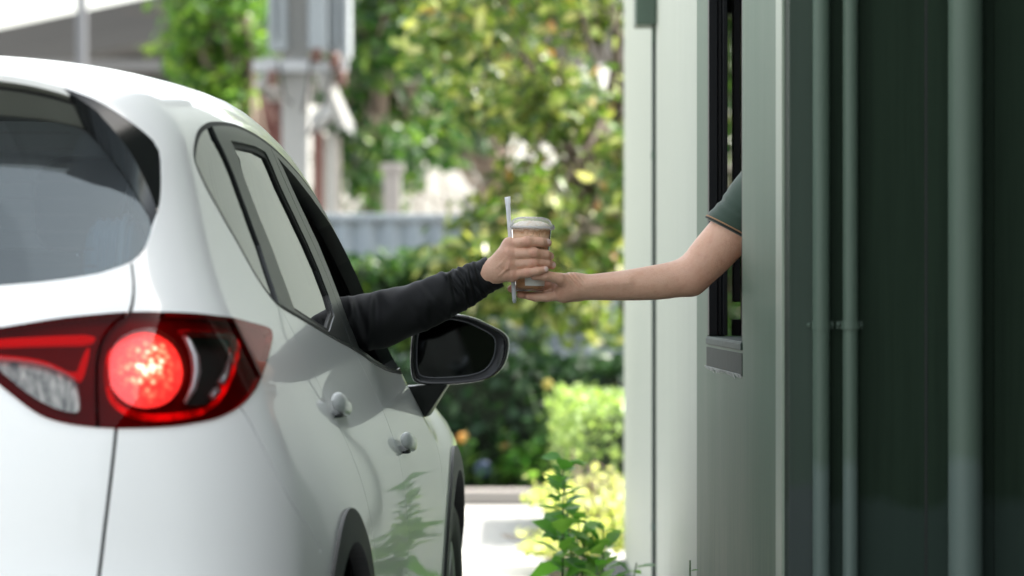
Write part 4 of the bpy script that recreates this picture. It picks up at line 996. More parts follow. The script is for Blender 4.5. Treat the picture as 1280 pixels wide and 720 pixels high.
ts = cloth_mesh('trousers', lambda P: np.maximum(smin(chain(P, legsS[0][:3], [.115, .085, .07], .03), chain(P, legsS[1][:3], [.115, .085, .07], .03), .06), P[..., 2]-1.06), (.70, 7.72, .2), (1.05, 8.25, 1.1), .013, simple('black_trousers', (.012, .012, .014), rough=.8), SRV); fix_parent(ts, SRV_B)

# ---------------- iced coffee in a clear cup with a low dome lid
CB = HP(662.5, 364, 0); s0 = KD/4780
CUP = tag(empty('coffee_cup', tuple(CB)), 'clear plastic cup of iced milk coffee held between the two hands', 'cup'); CUP.rotation_euler = (0, R(1.1), 0)
hb = (364-283.5)*s0; r0, r1 = 18.0*s0, 25.6*s0; rl = 29.0*s0
def frosted(name, tint, white, amt, ior, rough):
    t = NT(name); fr = t.n('ShaderNodeFresnel', inp={'IOR': ior}); tr = t.n('ShaderNodeBsdfTransparent', inp={'Color': (*tint, 1)}); gl_ = t.n('ShaderNodeBsdfGlossy', inp={'Roughness': rough})
    df = t.n('ShaderNodeBsdfDiffuse', inp={'Color': (*white, 1)}); tl = t.n('ShaderNodeBsdfTranslucent', inp={'Color': (*white, 1)}); a_ = t.n('ShaderNodeMixShader', inp={'Fac': .5}); t.lk(df.outputs[0], a_.inputs[1]); t.lk(tl.outputs[0], a_.inputs[2])
    b_ = t.n('ShaderNodeMixShader', inp={'Fac': amt}); t.lk(tr.outputs[0], b_.inputs[1]); t.lk(a_.outputs[0], b_.inputs[2])
    c_ = t.n('ShaderNodeMixShader'); t.lk(fr.outputs[0], c_.inputs[0]); t.lk(b_.outputs[0], c_.inputs[1]); t.lk(gl_.outputs[0], c_.inputs[2]); return t.done(c_)
PLASTIC = frosted('clear_plastic', (.985, .985, .98), (.8, .79, .77), .05, 1.07, .10)
m = MB(); m.lathe([(0.001, .004), (r0*.9, .003), (r0*.985, 0), (r0, .003), (r0+(r1-r0)*.12, hb*.10), (r0+(r1-r0)*.13-.0006, hb*.115), (r0+(r1-r0)*.14, hb*.13)]+[(r0+(r1-r0)*q, hb*q) for q in np.linspace(.2, 1, 16)]+[(r1+.0025, hb+.0006), (r1+.003, hb+.002)], n=72)
m.build('cup_body', PLASTIC, CUP, smooth=True)
t = NT('iced_milk_coffee'); v = t.coord(); tc = t.n('ShaderNodeSeparateXYZ', inp={'Vector': v})
zz = t.math('DIVIDE', tc.outputs['Z'], hb)
sw = t.noise(v, 55, 4, .6, .8); z2 = t.math('ADD', zz, t.math('MULTIPLY', t.math('SUBTRACT', sw, .5), .20))
base = t.ramp(z2, [(.0, (.38, .18, .075)), (.16, (.52, .27, .125)), (.30, (.74, .44, .25)), (.72, (.84, .54, .34)), (.86, (.88, .62, .42)), (.93, (.50, .25, .11)), (.97, (.72, .52, .36))])
vo = t.n('ShaderNodeTexVoronoi', inp={'Vector': v, 'Scale': 62.0}); vo.feature = 'DISTANCE_TO_EDGE'
ice = t.ramp(vo.outputs['Distance'], [(.02, (.18, .09, .05)), (.09, (1, 1, 1))])
cf = t.pbr(Base_Color=t.mixc(t.math('MULTIPLY', t.ramp(t.noise(v, 38, 2), [(.50, (0, 0, 0)), (.60, (1, 1, 1))]), .42), base, ice, 'MULTIPLY'), Roughness=.3, Subsurface_Weight=.1, Subsurface_Scale=.01)
COFFEE = t.done(cf)
m = MB(); m.lathe([(.001, .0052), (r0*.88, .005)]+[(r0+(r1-r0)*q-.0003, hb*q) for q in np.linspace(.05, .965, 14)]+[(r1*.6, hb*.972), (.001, hb*.97)], n=64); m.build('coffee', COFFEE, CUP, smooth=True)
m = MB(); m.lathe([(r1+.0012, hb-.0065), (rl*.985, hb-.006), (rl, hb-.002), (rl, hb+.0035), (rl*.975, hb+.0052), (r1*1.02, hb+.0055), (r1*.985, hb+.0085), (r1*.96, hb+.012), (r1*.86, hb+.0165), (r1*.68, hb+.0195), (r1*.5, hb+.0208), (r1*.3, hb+.0212), (r1*.29, hb+.0195), (.001, hb+.0192)], n=72)
ld = m.build('lid', frosted('frosty_lid_plastic', (.985, .985, .98), (.93, .93, .92), .26, 1.09, .10), CUP, smooth=True)
m = MB(); m.tube([(rl*.992*math.cos(a), rl*.992*math.sin(a), hb-.0012) for a in np.linspace(0, 2*math.pi, 73)], .0019, 8, cap=False); m.build('lid_rim', frosted('lid_rim_plastic', (.97, .97, .97), (.92, .92, .92), .55, 1.2, .1), ld, smooth=True)
t = NT('milk_foam'); v = t.coord(); fo = t.pbr(Base_Color=t.ramp(t.noise(v, 90, 4), [(.35, (.82, .64, .47)), (.62, (.92, .86, .76))]), Roughness=.6); t.lk(t.bump(t.noise(v, 160, 4), .5, .003), fo.inputs['Normal']); FOAM = t.done(fo)
m = MB(); pr = []
for i, q in enumerate(np.linspace(0, 1, 12)):
    pr.append((max(.0008, r1*.955*math.cos(q*math.pi/2)**.8), hb*.972+.0165*math.sin(q*math.pi/2)))
m.lathe(pr, n=48); m.v = [(x*(1+.02*math.sin(9*math.atan2(y, x))), y*(1+.02*math.sin(7*math.atan2(y, x)+1)), z+.0012*math.sin(x*420)*math.sin(y*390+1)) for x, y, z in m.v]
m.build('foam', FOAM, CUP, smooth=True)
m = MB()   # paper label on the lower front, no legible writing
rows = []
for q in np.linspace(.085, .265, 6):
    rows.append([((r0+(r1-r0)*q+.0006)*math.sin(a), -(r0+(r1-r0)*q+.0006)*math.cos(a), hb*q) for a in np.linspace(-.35, 1.2, 18)])
m.grid(rows); m.build('paper_label', simple('white_label_paper', (.74, .72, .66), rough=.7), CUP, smooth=True)
# straw still in its paper sleeve, pinched against the cup
a0, a1 = HP(634.3, 246, -.020), HP(643.0, 376.5, -.014)
STR = tag(empty('drinking_straw', tuple(a1)), 'drinking straw in its white paper wrapper pinched between the cup and the black sleeved hand', 'straw')
t = NT('white_straw_paper'); df = t.n('ShaderNodeBsdfDiffuse', inp={'Color': (.90, .90, .91, 1)}); tl = t.n('ShaderNodeBsdfTranslucent', inp={'Color': (.92, .92, .93, 1)}); mx_ = t.n('ShaderNodeMixShader', inp={'Fac': .45}); t.lk(df.outputs[0], mx_.inputs[1]); t.lk(tl.outputs[0], mx_.inputs[2]); PAPER = t.done(mx_)
ax_ = a0-a1; Ln = np.linalg.norm(ax_)
rows = []
for q in np.linspace(0, 1, 40):
    c = ax_*q; rad = .0042+.0009*max(0, (q-.75)/.25); fl = 1-.75*max(0, (q-.96)/.04)-.80*max(0, (.02-q)/.02)
    rows.append([c+np.array([rad*(1.05+.15*(q > .93))*math.cos(a)*(1+.03*math.sin(60*q+3*a)), rad*fl*math.sin(a), .0012*math.cos(a)*(q > .97)]) for a in np.linspace(0, 2*math.pi, 19)])
m = MB(); m.grid(rows); m.build('paper_wrapper', PAPER, STR, smooth=True)
m = MB(); m.tube([ax_*.0-ax_/Ln*.004, ax_*.30], .0034, 12); m.build('straw_tube', simple('pale_straw', (.62, .65, .68), rough=.4), STR, smooth=True)
# rolled grey-blue blanket on the cargo cover behind the rear window
BL = tag(empty('rolled_blanket', tuple(car2w(.515, .50, 1.152))), 'rolled blue grey blanket lying behind the rear window of the car', 'blanket'); BL.rotation_euler = (0, 0, -CH)
rows = []
for i, x in enumerate(np.linspace(-.048, .048, 40)):
    w = (1-(abs(x)/.0481)**6)**.5*.998+.002; rows.append([(x, (.09+.003*math.sin(x*420)*1)*w*math.cos(a), .092+(.09+.003*math.sin(x*420))*w*math.sin(a)) for a in np.linspace(0, 2*math.pi, 41)])
m = MB(); m.grid(rows); m.build('roll', simple('blue_grey_fleece', (.07, .13, .19), rough=.9, var=.3, vs=20, bump=.5, bs=150), BL, smooth=True)
m = MB(); m.tube([(.02+.001, .0945*math.cos(a), .092+.0945*math.sin(a)) for a in np.linspace(0, 2*math.pi, 33)], .006, 8, cap=False); m.build('strap', simple('blanket_strap', (.16, .22, .27), rough=.8), BL, smooth=True)
# ================================================================== THE KIOSK
def weathered(name, c0, c1, streak, rough=.42, low=None, spec=.5, streak_amt=.5, streak_top=None, edge_t=.5):
    t = NT(name); tc = t.n('ShaderNodeTexCoord'); v = tc.outputs['Object']
    def sc(a): 
        mp = t.n('ShaderNodeMapping', inp={'Scale': a}); t.lk(v, mp.inputs['Vector']); return mp.outputs['Vector']
    big = t.noise(sc((3, 3, .8)), 1.0, 4); fine = t.noise(sc((55, 55, 1.3)), 1.0, 5, .65); fine2 = t.noise(sc((160, 160, 5)), 1.0, 3)
    grain = t.noise(v, 260, 3)
    c = t.mixc(big, c0, c1)
    st = t.ramp(t.math('ADD', t.math('MULTIPLY', fine, .75), t.math('MULTIPLY', fine2, .25)), [(.46, (0, 0, 0)), (.66, (1, 1, 1))])
    sep = t.n('ShaderNodeSeparateXYZ', inp={'Vector': v})
    fac = t.math('MULTIPLY', st, streak_amt)
    if streak_top is not None:
        mr = t.n('ShaderNodeMapRange', inp={'Value': sep.outputs['Z'], 'From Min': streak_top, 'From Max': streak_top-.55, 'To Min': .12, 'To Max': 1.0})
        fac = t.math('MULTIPLY', fac, mr.outputs[0])
    c = t.mixc(fac, c, streak)
    if low:
        h, lc = low
        edge = t.math('ADD', sep.outputs['Z'], t.math('MULTIPLY', t.math('SUBTRACT', t.noise(sc((9, 9, 5)), 1.0, 4), .5), .10))
        mr = t.n('ShaderNodeMapRange', inp={'Value': edge, 'From Min': h+.012, 'From Max': h-.012})
        c = t.mixc(t.math('MULTIPLY', mr.outputs[0], .75), c, lc)
    b = t.pbr(Base_Color=c, Roughness=t.math('ADD', rough-.08, t.math('MULTIPLY', big, .16)))
    b.inputs['Specular IOR Level'].default_value = spec
    t.lk(t.bump(t.math('ADD', t.math('MULTIPLY', grain, .6), fine), .10, .004), b.inputs['Normal'])
    return t.done(b)
LITSAGE = weathered('lit_sage_paint', (.285, .318, .262), (.335, .366, .306), (.205, .238, .185), rough=.48, spec=.35, streak_amt=.5)  # bright grazing light put into a paler copy of the wall paint
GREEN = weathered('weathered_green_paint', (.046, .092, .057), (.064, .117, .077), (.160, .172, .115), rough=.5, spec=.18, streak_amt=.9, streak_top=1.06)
SHADEG = weathered('shaded_green_paint', (.0125, .0235, .0145), (.018, .0315, .020), (.0085, .0155, .0098), rough=.62, low=(.83, (.026, .040, .034)), streak_amt=.5, spec=.06)  # shade of the near end put into the green; lower band repainted
PIPEG = weathered('green_pipe_paint', (.070, .104, .078), (.086, .122, .094), (.052, .074, .058), rough=.42, low=(.90, (.105, .140, .128)), streak_amt=.3, spec=.2)
TRIMP = weathered('worn_corner_paint', (.20, .25, .19), (.26, .305, .24), (.13, .155, .115), rough=.42, streak_amt=.6)
ALU = simple('black_window_aluminium', (.005, .006, .007), rough=.45, spec=.2)
SILLP = simple('worn_grey_sill_paint', (.060, .078, .066), rough=.6, var=.45, vs=30, bump=.2, spec=.15)
CHIP = simple('flaked_white_paint', (.62, .63, .59), rough=.8, var=.3, vs=90, bump=.5, bs=400)
KIOSK = tag(empty('kiosk', (.498, 7.0, 0), R(1.684)), 'green painted drive through kiosk with a service window', 'kiosk')
LEN = 8.2; HT = 3.5; WIN = (.852, 1.74, 1.098, 2.15); STEP = 2.055
def holed(m, s0, s1, z0, z1, hole, t0, t1):
    a, b, c, d = hole
    for (p, q, r_, w) in ((s0, a, z0, z1), (b, s1, z0, z1), (a, b, z0, c), (a, b, d, z1)):
        m.box(t0, t1, p, q, r_, w)
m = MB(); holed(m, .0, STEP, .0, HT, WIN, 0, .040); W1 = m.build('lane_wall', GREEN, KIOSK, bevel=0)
def far_wing(o):      # the far part of the building stands at a slight angle to the service bay
    o.location = (.008, STEP+.001, 0); o.rotation_euler = (0, 0, -R(1.684)); return o
m = MB(); m.box(0, .033, 0, 2.80, 0, HT); far_wing(m.build('lane_wall', LITSAGE, KIOSK, bevel=.004))
m = MB(); m.box(0, .033, 2.815, 6.17, 0, HT); far_wing(m.build('lane_wall', LITSAGE, KIOSK, bevel=.006))
m = MB(); m.box(.010, .030, 2.80, 2.815, 0, HT); far_wing(m.build('wall_joint', simple('joint_shadow_sealant', (.02, .025, .022), rough=.7), KIOSK))
m = MB(); m.box(-.005, .0, -.004, .105, 0, HT); m.box(-.005, .012, -.005, -.0005, 0, HT); m.build('corner_trim', TRIMP, KIOSK, bevel=.0015)
# worn edge just past the window and the flaked line below it
m = MB(); m.box(.012, .040, WIN[0]+.001, WIN[1]-.001, 1.042, 1.078); m.build('window_apron', simple('dark_apron_paint', (.055, .065, .062), rough=.35, var=.2, vs=30), KIOSK)
# the far wall of the building, its short ends and the roof
m = MB(); m.box(.0005, 2.5, -.08, -.0008, 0, HT); m.build('end_wall', SHADEG, KIOSK)
m = MB(); holed(m, 0, 0, 0, 0, (0, 0, 0, 0), 0, 0) if False else None
EW = (.555, 1.7, .85, 2.3)
a, b_, c, d = EW
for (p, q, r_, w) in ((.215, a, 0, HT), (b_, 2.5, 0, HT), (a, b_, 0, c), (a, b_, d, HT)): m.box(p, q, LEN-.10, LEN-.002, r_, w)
m.build('end_wall', SHADEG, KIOSK)
m = MB(); m.box(2.40, 2.5, 0, LEN-.1, 0, HT); m.build('rear_wall', SHADEG, KIOSK)
m = MB(); m.box(.10, 2.4, 0, LEN-.1, .02, .15); m.build('floor_deck', simple('kiosk_floor', (.08, .08, .08), rough=.7), KIOSK)
m = MB(); m.box(.62, 2.5, -7.5, -.0805, 0, HT); m.build('shading_wing', SHADEG, KIOSK)  # added wall out of view, there to shade the near end wall
m = MB(); m.box(-.12, 2.8, -.65, LEN+.30, HT+.001, HT+.28); m.build('roof', simple('roof_fascia_green', (.05, .07, .058), rough=.5, var=.2), KIOSK, bevel=.01)  # unseen roof; near-end overhang and height shaped to keep sun off the car
# service window: black sliding frame
fr = None
m = MB(); a, b_, c, d = WIN
m.box(.0, .020, b_-.040, b_-.001, c+.014, d); m.box(.021, .030, b_-.034, b_-.001, c+.014, d); m.box(.031, .042, b_-.046, b_-.001, c+.014, d)
m.box(.0, .075, a+.001, a+.016, c+.014, d); m.box(.0, .075, a+.016, b_-.046, d-.05, d-.001)
fr = m.build('window_frame', ALU, KIOSK, bevel=.0015)
m = MB(); m.box(-.002, .085, a+.001, b_-.001, c+.002, c+.012); m.box(-.0045, -.0006, a-.002, b_-.002, c-.006, c+.009); m.build('window_sill', SILLP, fr, bevel=.002)
m = MB(); m.box(.001, .011, a+.002, b_-.002, 1.0785, 1.090); m.build('sill_rail', simple('dark_rail', (.035, .04, .04), rough=.3), fr)
# niche below the sill: the wall face is cut by a shallow grey plate with flaked white paint along its foot
m = MB(); m.box(-.0016, -.0003, a-.004, b_+.010, 1.040, 1.086); m.build('niche_plate', simple('niche_grey_paint', (.022, .031, .026), rough=.6, var=.4, vs=25, bump=.15, spec=.1), fr, bevel=.0008)
m = MB(); r_ = random.Random(3); s_pos = a-.01
while s_pos < b_+.015:
    w = r_.uniform(.004, .030); hgt = r_.uniform(.0008, .006)*(1 if r_.random() < .7 else 1.6); zc = 1.0395
    m.add([(-.0052, s_pos, zc+.003), (-.0052, s_pos+w, zc+.003), (-.0012, s_pos+w*.9, zc-hgt), (-.0012, s_pos+w*.2, zc-hgt*r_.uniform(.5, 1.1)), (-.003, s_pos, zc+.003), (-.003, s_pos+w, zc+.003)], [(0, 1, 2, 3), (0, 4, 5, 1)])
    s_pos += w*r_.uniform(.75, 1.15)
m.build('flaked_paint', CHIP, fr)
m = MB(); m.box(.060, .076, 1.745, 1.790, c+.09, d); m.box(.080, .104, 1.745, 1.790, c+.012, d); m.box(.060, .104, 1.79, 1.80, c+.012, c+.05)
sash = m.build('sliding_sash', ALU, fr, bevel=.0015)
# end window frame
m = MB(); m.box(.90, .94, LEN-.08, LEN-.03, EW[2], EW[3]); m.build('end_window_frame', ALU, KIOSK)
# service pipes on the near end
def pipe(t, r_, off=.042, z0=0, z1=HT, name='pipe', mat=PIPEG):
    m = MB(); m.lathe([(r_, z0), (r_, .35), (r_, z1)], (t, -.08-off, 0), 'z', 32)
    p = m.build(name, mat, KIOSK, smooth=True); return p
p1 = pipe(.0572, .0158, .020); p2 = pipe(.1100, .0142, .020)
for p, t in ((p1, .0572), (p2, .1100)):
    m = MB(); m.box(t-.024, t+.024, -.0835, -.0795, 1.146, 1.160); m.lathe([(.0172, 1.145), (.0172, 1.161)], (t, -.10, 0), 'z', 28); m.superell((t-.0205, -.086, 1.153), (.0045, .004, .0045), .9, 10); m.superell((t+.0205, -.086, 1.153), (.0045, .004, .0045), .9, 10)
    m.build('pipe_clamp', PIPEG, p, auto=.6)
p3 = pipe(.315, .0315, .045)
for z in (.20, 2.4):
    m = MB(); m.box(.27, .36, -.084, -.0795, z, z+.03); m.lathe([(.0335, z), (.0335, z+.03)], (.315, -.125, 0), 'z', 32); m.build('pipe_clamp', PIPEG, p3)
# panel edges on the near end
m = MB(); m.box(.252, .345, -.084, -.0802, 0, HT); m.build('wall_panel', SHADEG, KIOSK, bevel=.0012)
m = MB(); m.box(.372, .52, -.088, -.0802, 0, HT); m.build('wall_panel', SHADEG, KIOSK, bevel=.002)
m = MB(); m.box(.2475, .2515, -.0825, -.0801, 0, HT); m.build('panel_seam', simple('seam_black', (.006, .008, .007), rough=.7), KIOSK)
m = MB(); m.box(.0008, .044, -.0855, -.0802, 0, HT); m.build('end_trim', weathered('dull_green_paint', (.024, .042, .029), (.031, .051, .037), (.018, .028, .021), rough=.5, low=(.86, (.034, .044, .044)), streak_amt=.3, spec=.3), KIOSK, bevel=.001)
# conduit and its box on the far lane wall
m = MB(); m.lathe([(.0066, .0), (.0066, 1.98)], (-.007, 2.78, 0), 'z', 16); cd_ = far_wing(m.build('conduit', simple('dark_conduit', (.030, .045, .036), rough=.4), KIOSK, smooth=True))
m = MB(); m.box(-.066, -.001, 2.70, 2.90, 2.03, 2.36); m.build('junction_box', PIPEG, cd_, bevel=.006)
m = MB(); m.lathe([(.0066, 1.97), (.0066, 2.035)], (-.007, 2.78, 0), 'z', 16); m.build('conduit_coupling', PIPEG, cd_)
for z in (.47, .26, 1.62): 
    m = MB(); m.lathe([(.0084, z), (.0084, z+.022)], (-.007, 2.78, 0), 'z', 16); m.build('conduit_coupling', PIPEG, cd_)
# ================================================================== GROUND, PLANTING, STREET BEYOND
def px(a, b, D): return np.array([(a-640)/4780*D, D, EYE-(b-360)/4780*D])
def conc(name, c0, c1, sc=1.0, rough=.85):
    t = NT(name); v = t.coord(); n1 = t.noise(v, .7*sc, 5); n2 = t.noise(v, 14*sc, 4); n3 = t.noise(v, 220*sc, 2)
    c = t.mixc(t.math('ADD', t.math('MULTIPLY', n1, .6), t.math('MULTIPLY', n2, .4)), c0, c1)
    b = t.pbr(Base_Color=c, Roughness=rough); t.lk(t.bump(t.math('ADD', n2, n3), .25, .006), b.inputs['Normal']); return t.done(b)
m = MB(); m.grid([[(x, y, 0) for x in (-260, -40, -6, 0, 6, 40, 260)] for y in (-120, -10, 0, 10, 24, 60, 420)])
g = m.build('ground', conc('pale_concrete', (.33, .325, .31), (.42, .415, .40)), None); tag(g, 'pale concrete ground of the drive through lane', 'ground', kind='structure')
kerb_m = conc('kerb_concrete', (.20, .185, .175), (.27, .25, .235), 3)
m = MB(); m.box(-9, 9, 21.4, 21.62, 0, .088); o = m.build('kerb', kerb_m, None, bevel=.015); tag(o, 'low concrete kerb in front of the dark hedge', 'kerb', kind='structure')
m = MB(); m.box(-9, 9, 21.62, 30, 0, .07); o = m.build('planting_bed', conc('dark_soil', (.035, .028, .02), (.06, .048, .036), 4), None); tag(o, 'soil planting bed behind the kerb', 'ground', kind='structure')
m = MB(); m.grid([[(x, y, .006+.02*(math.sin(x*31)*math.cos(y*9)+1)) for x in np.linspace(.15, .42, 8)] for y in np.linspace(8.9, 17.2, 50)])
o = m.build('soil_strip', conc('strip_soil', (.05, .04, .03), (.09, .07, .05), 4), None, smooth=True); tag(o, 'narrow strip of soil along the kiosk wall', 'ground', kind='structure')

def leaf_mat(name, stops, trans=.45, rough=.42, spec=.22):
    t = NT(name); gi = t.n('ShaderNodeNewGeometry'); v = t.coord()
    r = t.math('FRACT', t.math('ADD', gi.outputs['Random Per Island'], t.math('MULTIPLY', t.math('SUBTRACT', t.noise(v, 1.3, 2), .5), .35)))
    c = t.ramp(r, stops)
    b = t.pbr(Base_Color=c, Roughness=rough); b.inputs['Specular IOR Level'].default_value = spec
    tr = t.n('ShaderNodeBsdfTranslucent'); c2 = t.mixc(1.0, c, (1.9, 2.0, .9), 'MULTIPLY'); t.lk(c2, tr.inputs['Color'])
    mx = t.n('ShaderNodeMixShader', inp={'Fac': trans}); t.lk(b.outputs[0], mx.inputs[1]); t.lk(tr.outputs[0], mx.inputs[2])
    return t.done(mx)
def leaves(cen, nrm, size, asp=.45, fold=.25, droop=.0, seed=0, axis=None):
    """folded pointed leaves: 8 verts, 6 faces each"""
    r = np.random.default_rng(seed); n = len(cen)
    ax = r.normal(size=(n, 3)) if axis is None else np.array(axis, float)+r.normal(size=(n, 3))*.12; ax[:, 2] -= droop; ax -= (ax*nrm).sum(1)[:, None]*nrm; ax /= np.linalg.norm(ax, axis=1)[:, None]+1e-9
    sd = np.cross(nrm, ax); L = size[:, None]; W = L*asp*.5
    prof = [(0, 0), (.28, .85), (.60, .95), (1.0, 0)]
    cx = lambda t: cen+ax*L*(t-.5)-nrm*L*.16*(t-.4)**2
    mid = [cx(t) for t, _ in prof]
    lf = [cx(t)+sd*W*w+nrm*W*w*fold for t, w in prof[1:3]]; rt = [cx(t)-sd*W*w+nrm*W*w*fold for t, w in prof[1:3]]
    V = np.stack(mid+lf+rt, 1)      # 0..3 mid, 4,5 left, 6,7 right
    base = (np.arange(n)*8)[:, None]
    q = np.concatenate([base+np.array([[1, 4, 5, 2]]), base+np.array([[1, 2, 7, 6]])]); t3 = np.concatenate([base+np.array(f) for f in ([[0, 4, 1]], [[0, 1, 6]], [[2, 5, 3]], [[2, 3, 7]])])
    return V.reshape(-1, 3), q, t3
def leaf_obj(name, cen, nrm, size, mat, parent=None, **kw):
    V, q, t3 = leaves(cen, nrm, size, **kw)
    nq, nt = len(q), len(t3)
    me = bpy.data.meshes.new(name); me.vertices.add(len(V)); me.vertices.foreach_set('co', V.astype(np.float32).ravel())
    me.loops.add(nq*4+nt*3); me.loops.foreach_set('vertex_index', np.concatenate([q.ravel(), t3.ravel()]).astype(np.int32))
    me.polygons.add(nq+nt); me.polygons.foreach_set('loop_start', np.concatenate([np.arange(nq)*4, nq*4+np.arange(nt)*3]).astype(np.int32))
    me.update(calc_edges=True); me.polygons.foreach_set('use_smooth', np.ones(nq+nt, bool))
    return link(name, me, mat, parent)
BARK = simple('bark', (.10, .075, .055), rough=.9, var=.35, vs=20, bump=.6, bs=60)
GREYBARK = simple('pale_bark', (.075, .058, .042), rough=.9, var=.3, vs=15, bump=.5, bs=60)
def tree(name, label, cat, base, trunk_top, clumps, n, size, mat, seed, spread=.35, bark=BARK, tr=.07, group=None, upb=.6, asp=.45, twigs=True, cull=None):
    """trunk with limbs out to every clump, leaves gathered in uneven clumps round the limb ends"""
    r = np.random.default_rng(seed); base = np.array(base, float); top = np.array(trunk_top, float)
    root = tag(empty(name, tuple(base)), label, cat, group)
    m = MB(); sp = [base+(top-base)*q+np.array([.05*math.sin(4*q+seed), .05*math.cos(3*q+seed), 0])*(q > 0) for q in np.linspace(0, 1, 7)]
    m.tube([p-base for p in sp], [tr*(1-.45*q) for q in np.linspace(0, 1, 7)], 12)
    tk = m.build('trunk', bark, root, smooth=True)
    cl = np.array([c[:3] for c in clumps], float); cr = np.array([c[3] if len(c) > 3 else spread for c in clumps])
    m = MB()
    for c, rad in zip(cl, cr):
        k = r.integers(3, 7); a = sp[k]; mid = a*.5+c*.5+r.normal(size=3)*.10+[0, 0, .12]
        m.tube([p-base for p in (a, mid, c)], [tr*.42, tr*.26, tr*.10], 7)
        for _ in range(4):
            e = c+r.normal(size=3)*rad*.8; m.tube([mid*.4+c*.6-base, (c*.7+e*.3)-base, e-base], [tr*.12, tr*.09, tr*.04], 5)
    m.build('limbs', bark, tk, smooth=True)
    w = cr**2/np.sum(cr**2); idx = r.choice(len(cl), n, p=w)
    dr = r.normal(size=(n, 3)); dr /= np.linalg.norm(dr, axis=1)[:, None]; rad = cr[idx]*np.abs(r.normal(.75, .35, n))
    cen = cl[idx]+dr*rad[:, None]*np.array([1, 1, .75])
    nr = dr*.6+r.normal(size=(n, 3))*.55+[0, 0, upb]; nr /= np.linalg.norm(nr, axis=1)[:, None]
    keep = cen[:, 2] > .12
    if cull is not None: keep &= ~cull(cen)
    leaf_obj('crown', (cen-base)[keep], nr[keep], (size*r.uniform(.55, 1.25, n))[keep], mat, root, seed=seed, asp=asp)
    return root
def cloud(r, n, lo, hi): return [tuple(r.uniform(lo, hi)) for _ in range(n)]
YG = leaf_mat('yellow_green_leaves', [(0, (.032, .066, .014)), (.30, (.056, .108, .021)), (.54, (.105, .170, .032)), (.72, (.20, .26, .058)), (.87, (.34, .36, .13)), (.96, (.46, .44, .23)), (.98, (.36, .17, .06)), (1, (.045, .09, .018))], trans=.28, rough=.30, spec=.38)
MG = leaf_mat('mid_green_leaves', [(0, (.011, .036, .010)), (.5, (.020, .058, .013)), (.78, (.046, .108, .018)), (.94, (.13, .20, .035)), (1, (.016, .05, .011))], trans=.26, rough=.35)
BG = leaf_mat('bright_green_leaves', [(0, (.02, .06, .015)), (.4, (.045, .11, .02)), (.7, (.10, .20, .03)), (.9, (.20, .30, .05)), (1, (.03, .08, .018))], trans=.36, rough=.33)
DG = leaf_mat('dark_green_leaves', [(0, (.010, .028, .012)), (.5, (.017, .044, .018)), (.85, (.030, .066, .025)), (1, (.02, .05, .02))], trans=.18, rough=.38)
HG = leaf_mat('hedge_leaves', [(0, (.09, .15, .045)), (.5, (.17, .25, .08)), (.85, (.28, .36, .15)), (1, (.36, .42, .20))], trans=.35, rough=.35)
YL = leaf_mat('yellow_leaves', [(0, (.22, .29, .09)), (.4, (.40, .42, .19)), (.8, (.60, .58, .36)), (1, (.42, .45, .2))], trans=.42, rough=.4)
NG = leaf_mat('fresh_green_leaves', [(0, (.055, .16, .035)), (.45, (.09, .24, .05)), (.8, (.22, .38, .10)), (1, (.12, .28, .06))], trans=.45, rough=.30)
rr_ = np.random.default_rng(11)
# --- the yellow green garden tree beyond the hedge, reaching in front of it
def right_clumps():
    out = []
    for i in range(64):
        a = rr_.uniform(560, 830); b = rr_.uniform(-190, 455); D = rr_.uniform(22.3, 25.2)
        if a < 610 and b > 330: continue
        if a < 606 and 170 < b < 300: continue
        if 640 < a < 830 and b > 430: continue
        out.append((*px(a, b, D), rr_.uniform(.20, .36)))
    return out
tree('garden_tree', 'yellow green leafy garden tree behind the cup, leaning beside the kiosk', 'tree', (.95, 24.2, .06), (.55, 23.9, 2.3), right_clumps(), 9500, .125, YG, 3, bark=GREYBARK, tr=.05)
# --- the broad green trees further back
def cl_box(n, a0, a1, b0, b1, D0, D1, s0, s1, skip=None):
    out = []
    while len(out) < n:
        a, b = rr_.uniform(a0, a1), rr_.uniform(b0, b1)
        if skip and skip(a, b): continue
        out.append((*px(a, b, rr_.uniform(D0, D1)), rr_.uniform(s0, s1)))
    return out
tree('shade_tree', 'bright green tree standing between the transformer pole and the garden tree', 'tree', px(450, 0, 38)*[1, 1, 0], px(470, 60, 38), cl_box(64, 442, 545, -120, 258, 36, 40, .26, .46, lambda a, b: a > 486 and b > 176), 9500, .17, MG, 5, tr=.14)
tree('shade_tree', 'dark dense tree behind the garden tree, above the bright gap', 'tree', px(650, 0, 42)*[1, 1, 0], px(610, 60, 42), cl_box(64, 492, 650, -120, 205, 40, 44, .36, .55, lambda a, b: b > 172 and a < 640), 11000, .20, DG, 6, tr=.16)
tree('street_tree', 'green tree with bright leaves left of the transformer pole', 'tree', px(318, 0, 33)*[1, 1, 0], px(316, 60, 33), cl_box(36, 238, 318, -100, 132, 32.6, 34.6, .20, .32, lambda a, b: b > 40 and a < 212+b*.42), 6500, .135, BG, 8, tr=.09)
tree('street_tree', 'green tree far to the left behind the car', 'tree', (-10, 44, 0), (-10, 44, 3.2), [(-10+rr_.normal()*1.2, 44+rr_.normal()*1.2, 2.6+rr_.normal()*.6, .8) for _ in range(14)], 3500, .2, DG, 9, tr=.14) if False else None
tree('shade_tree', 'broad green tree growing behind the kiosk, right of the garden tree', 'tree', (4.2, 20.5, 0), (4.2, 20.5, 1.2), [(rr_.uniform(3.2, 5.6), rr_.uniform(18.6, 22.5), rr_.uniform(.4, 2.7), .40) for _ in range(40)], 7000, .15, MG, 12, tr=.12)
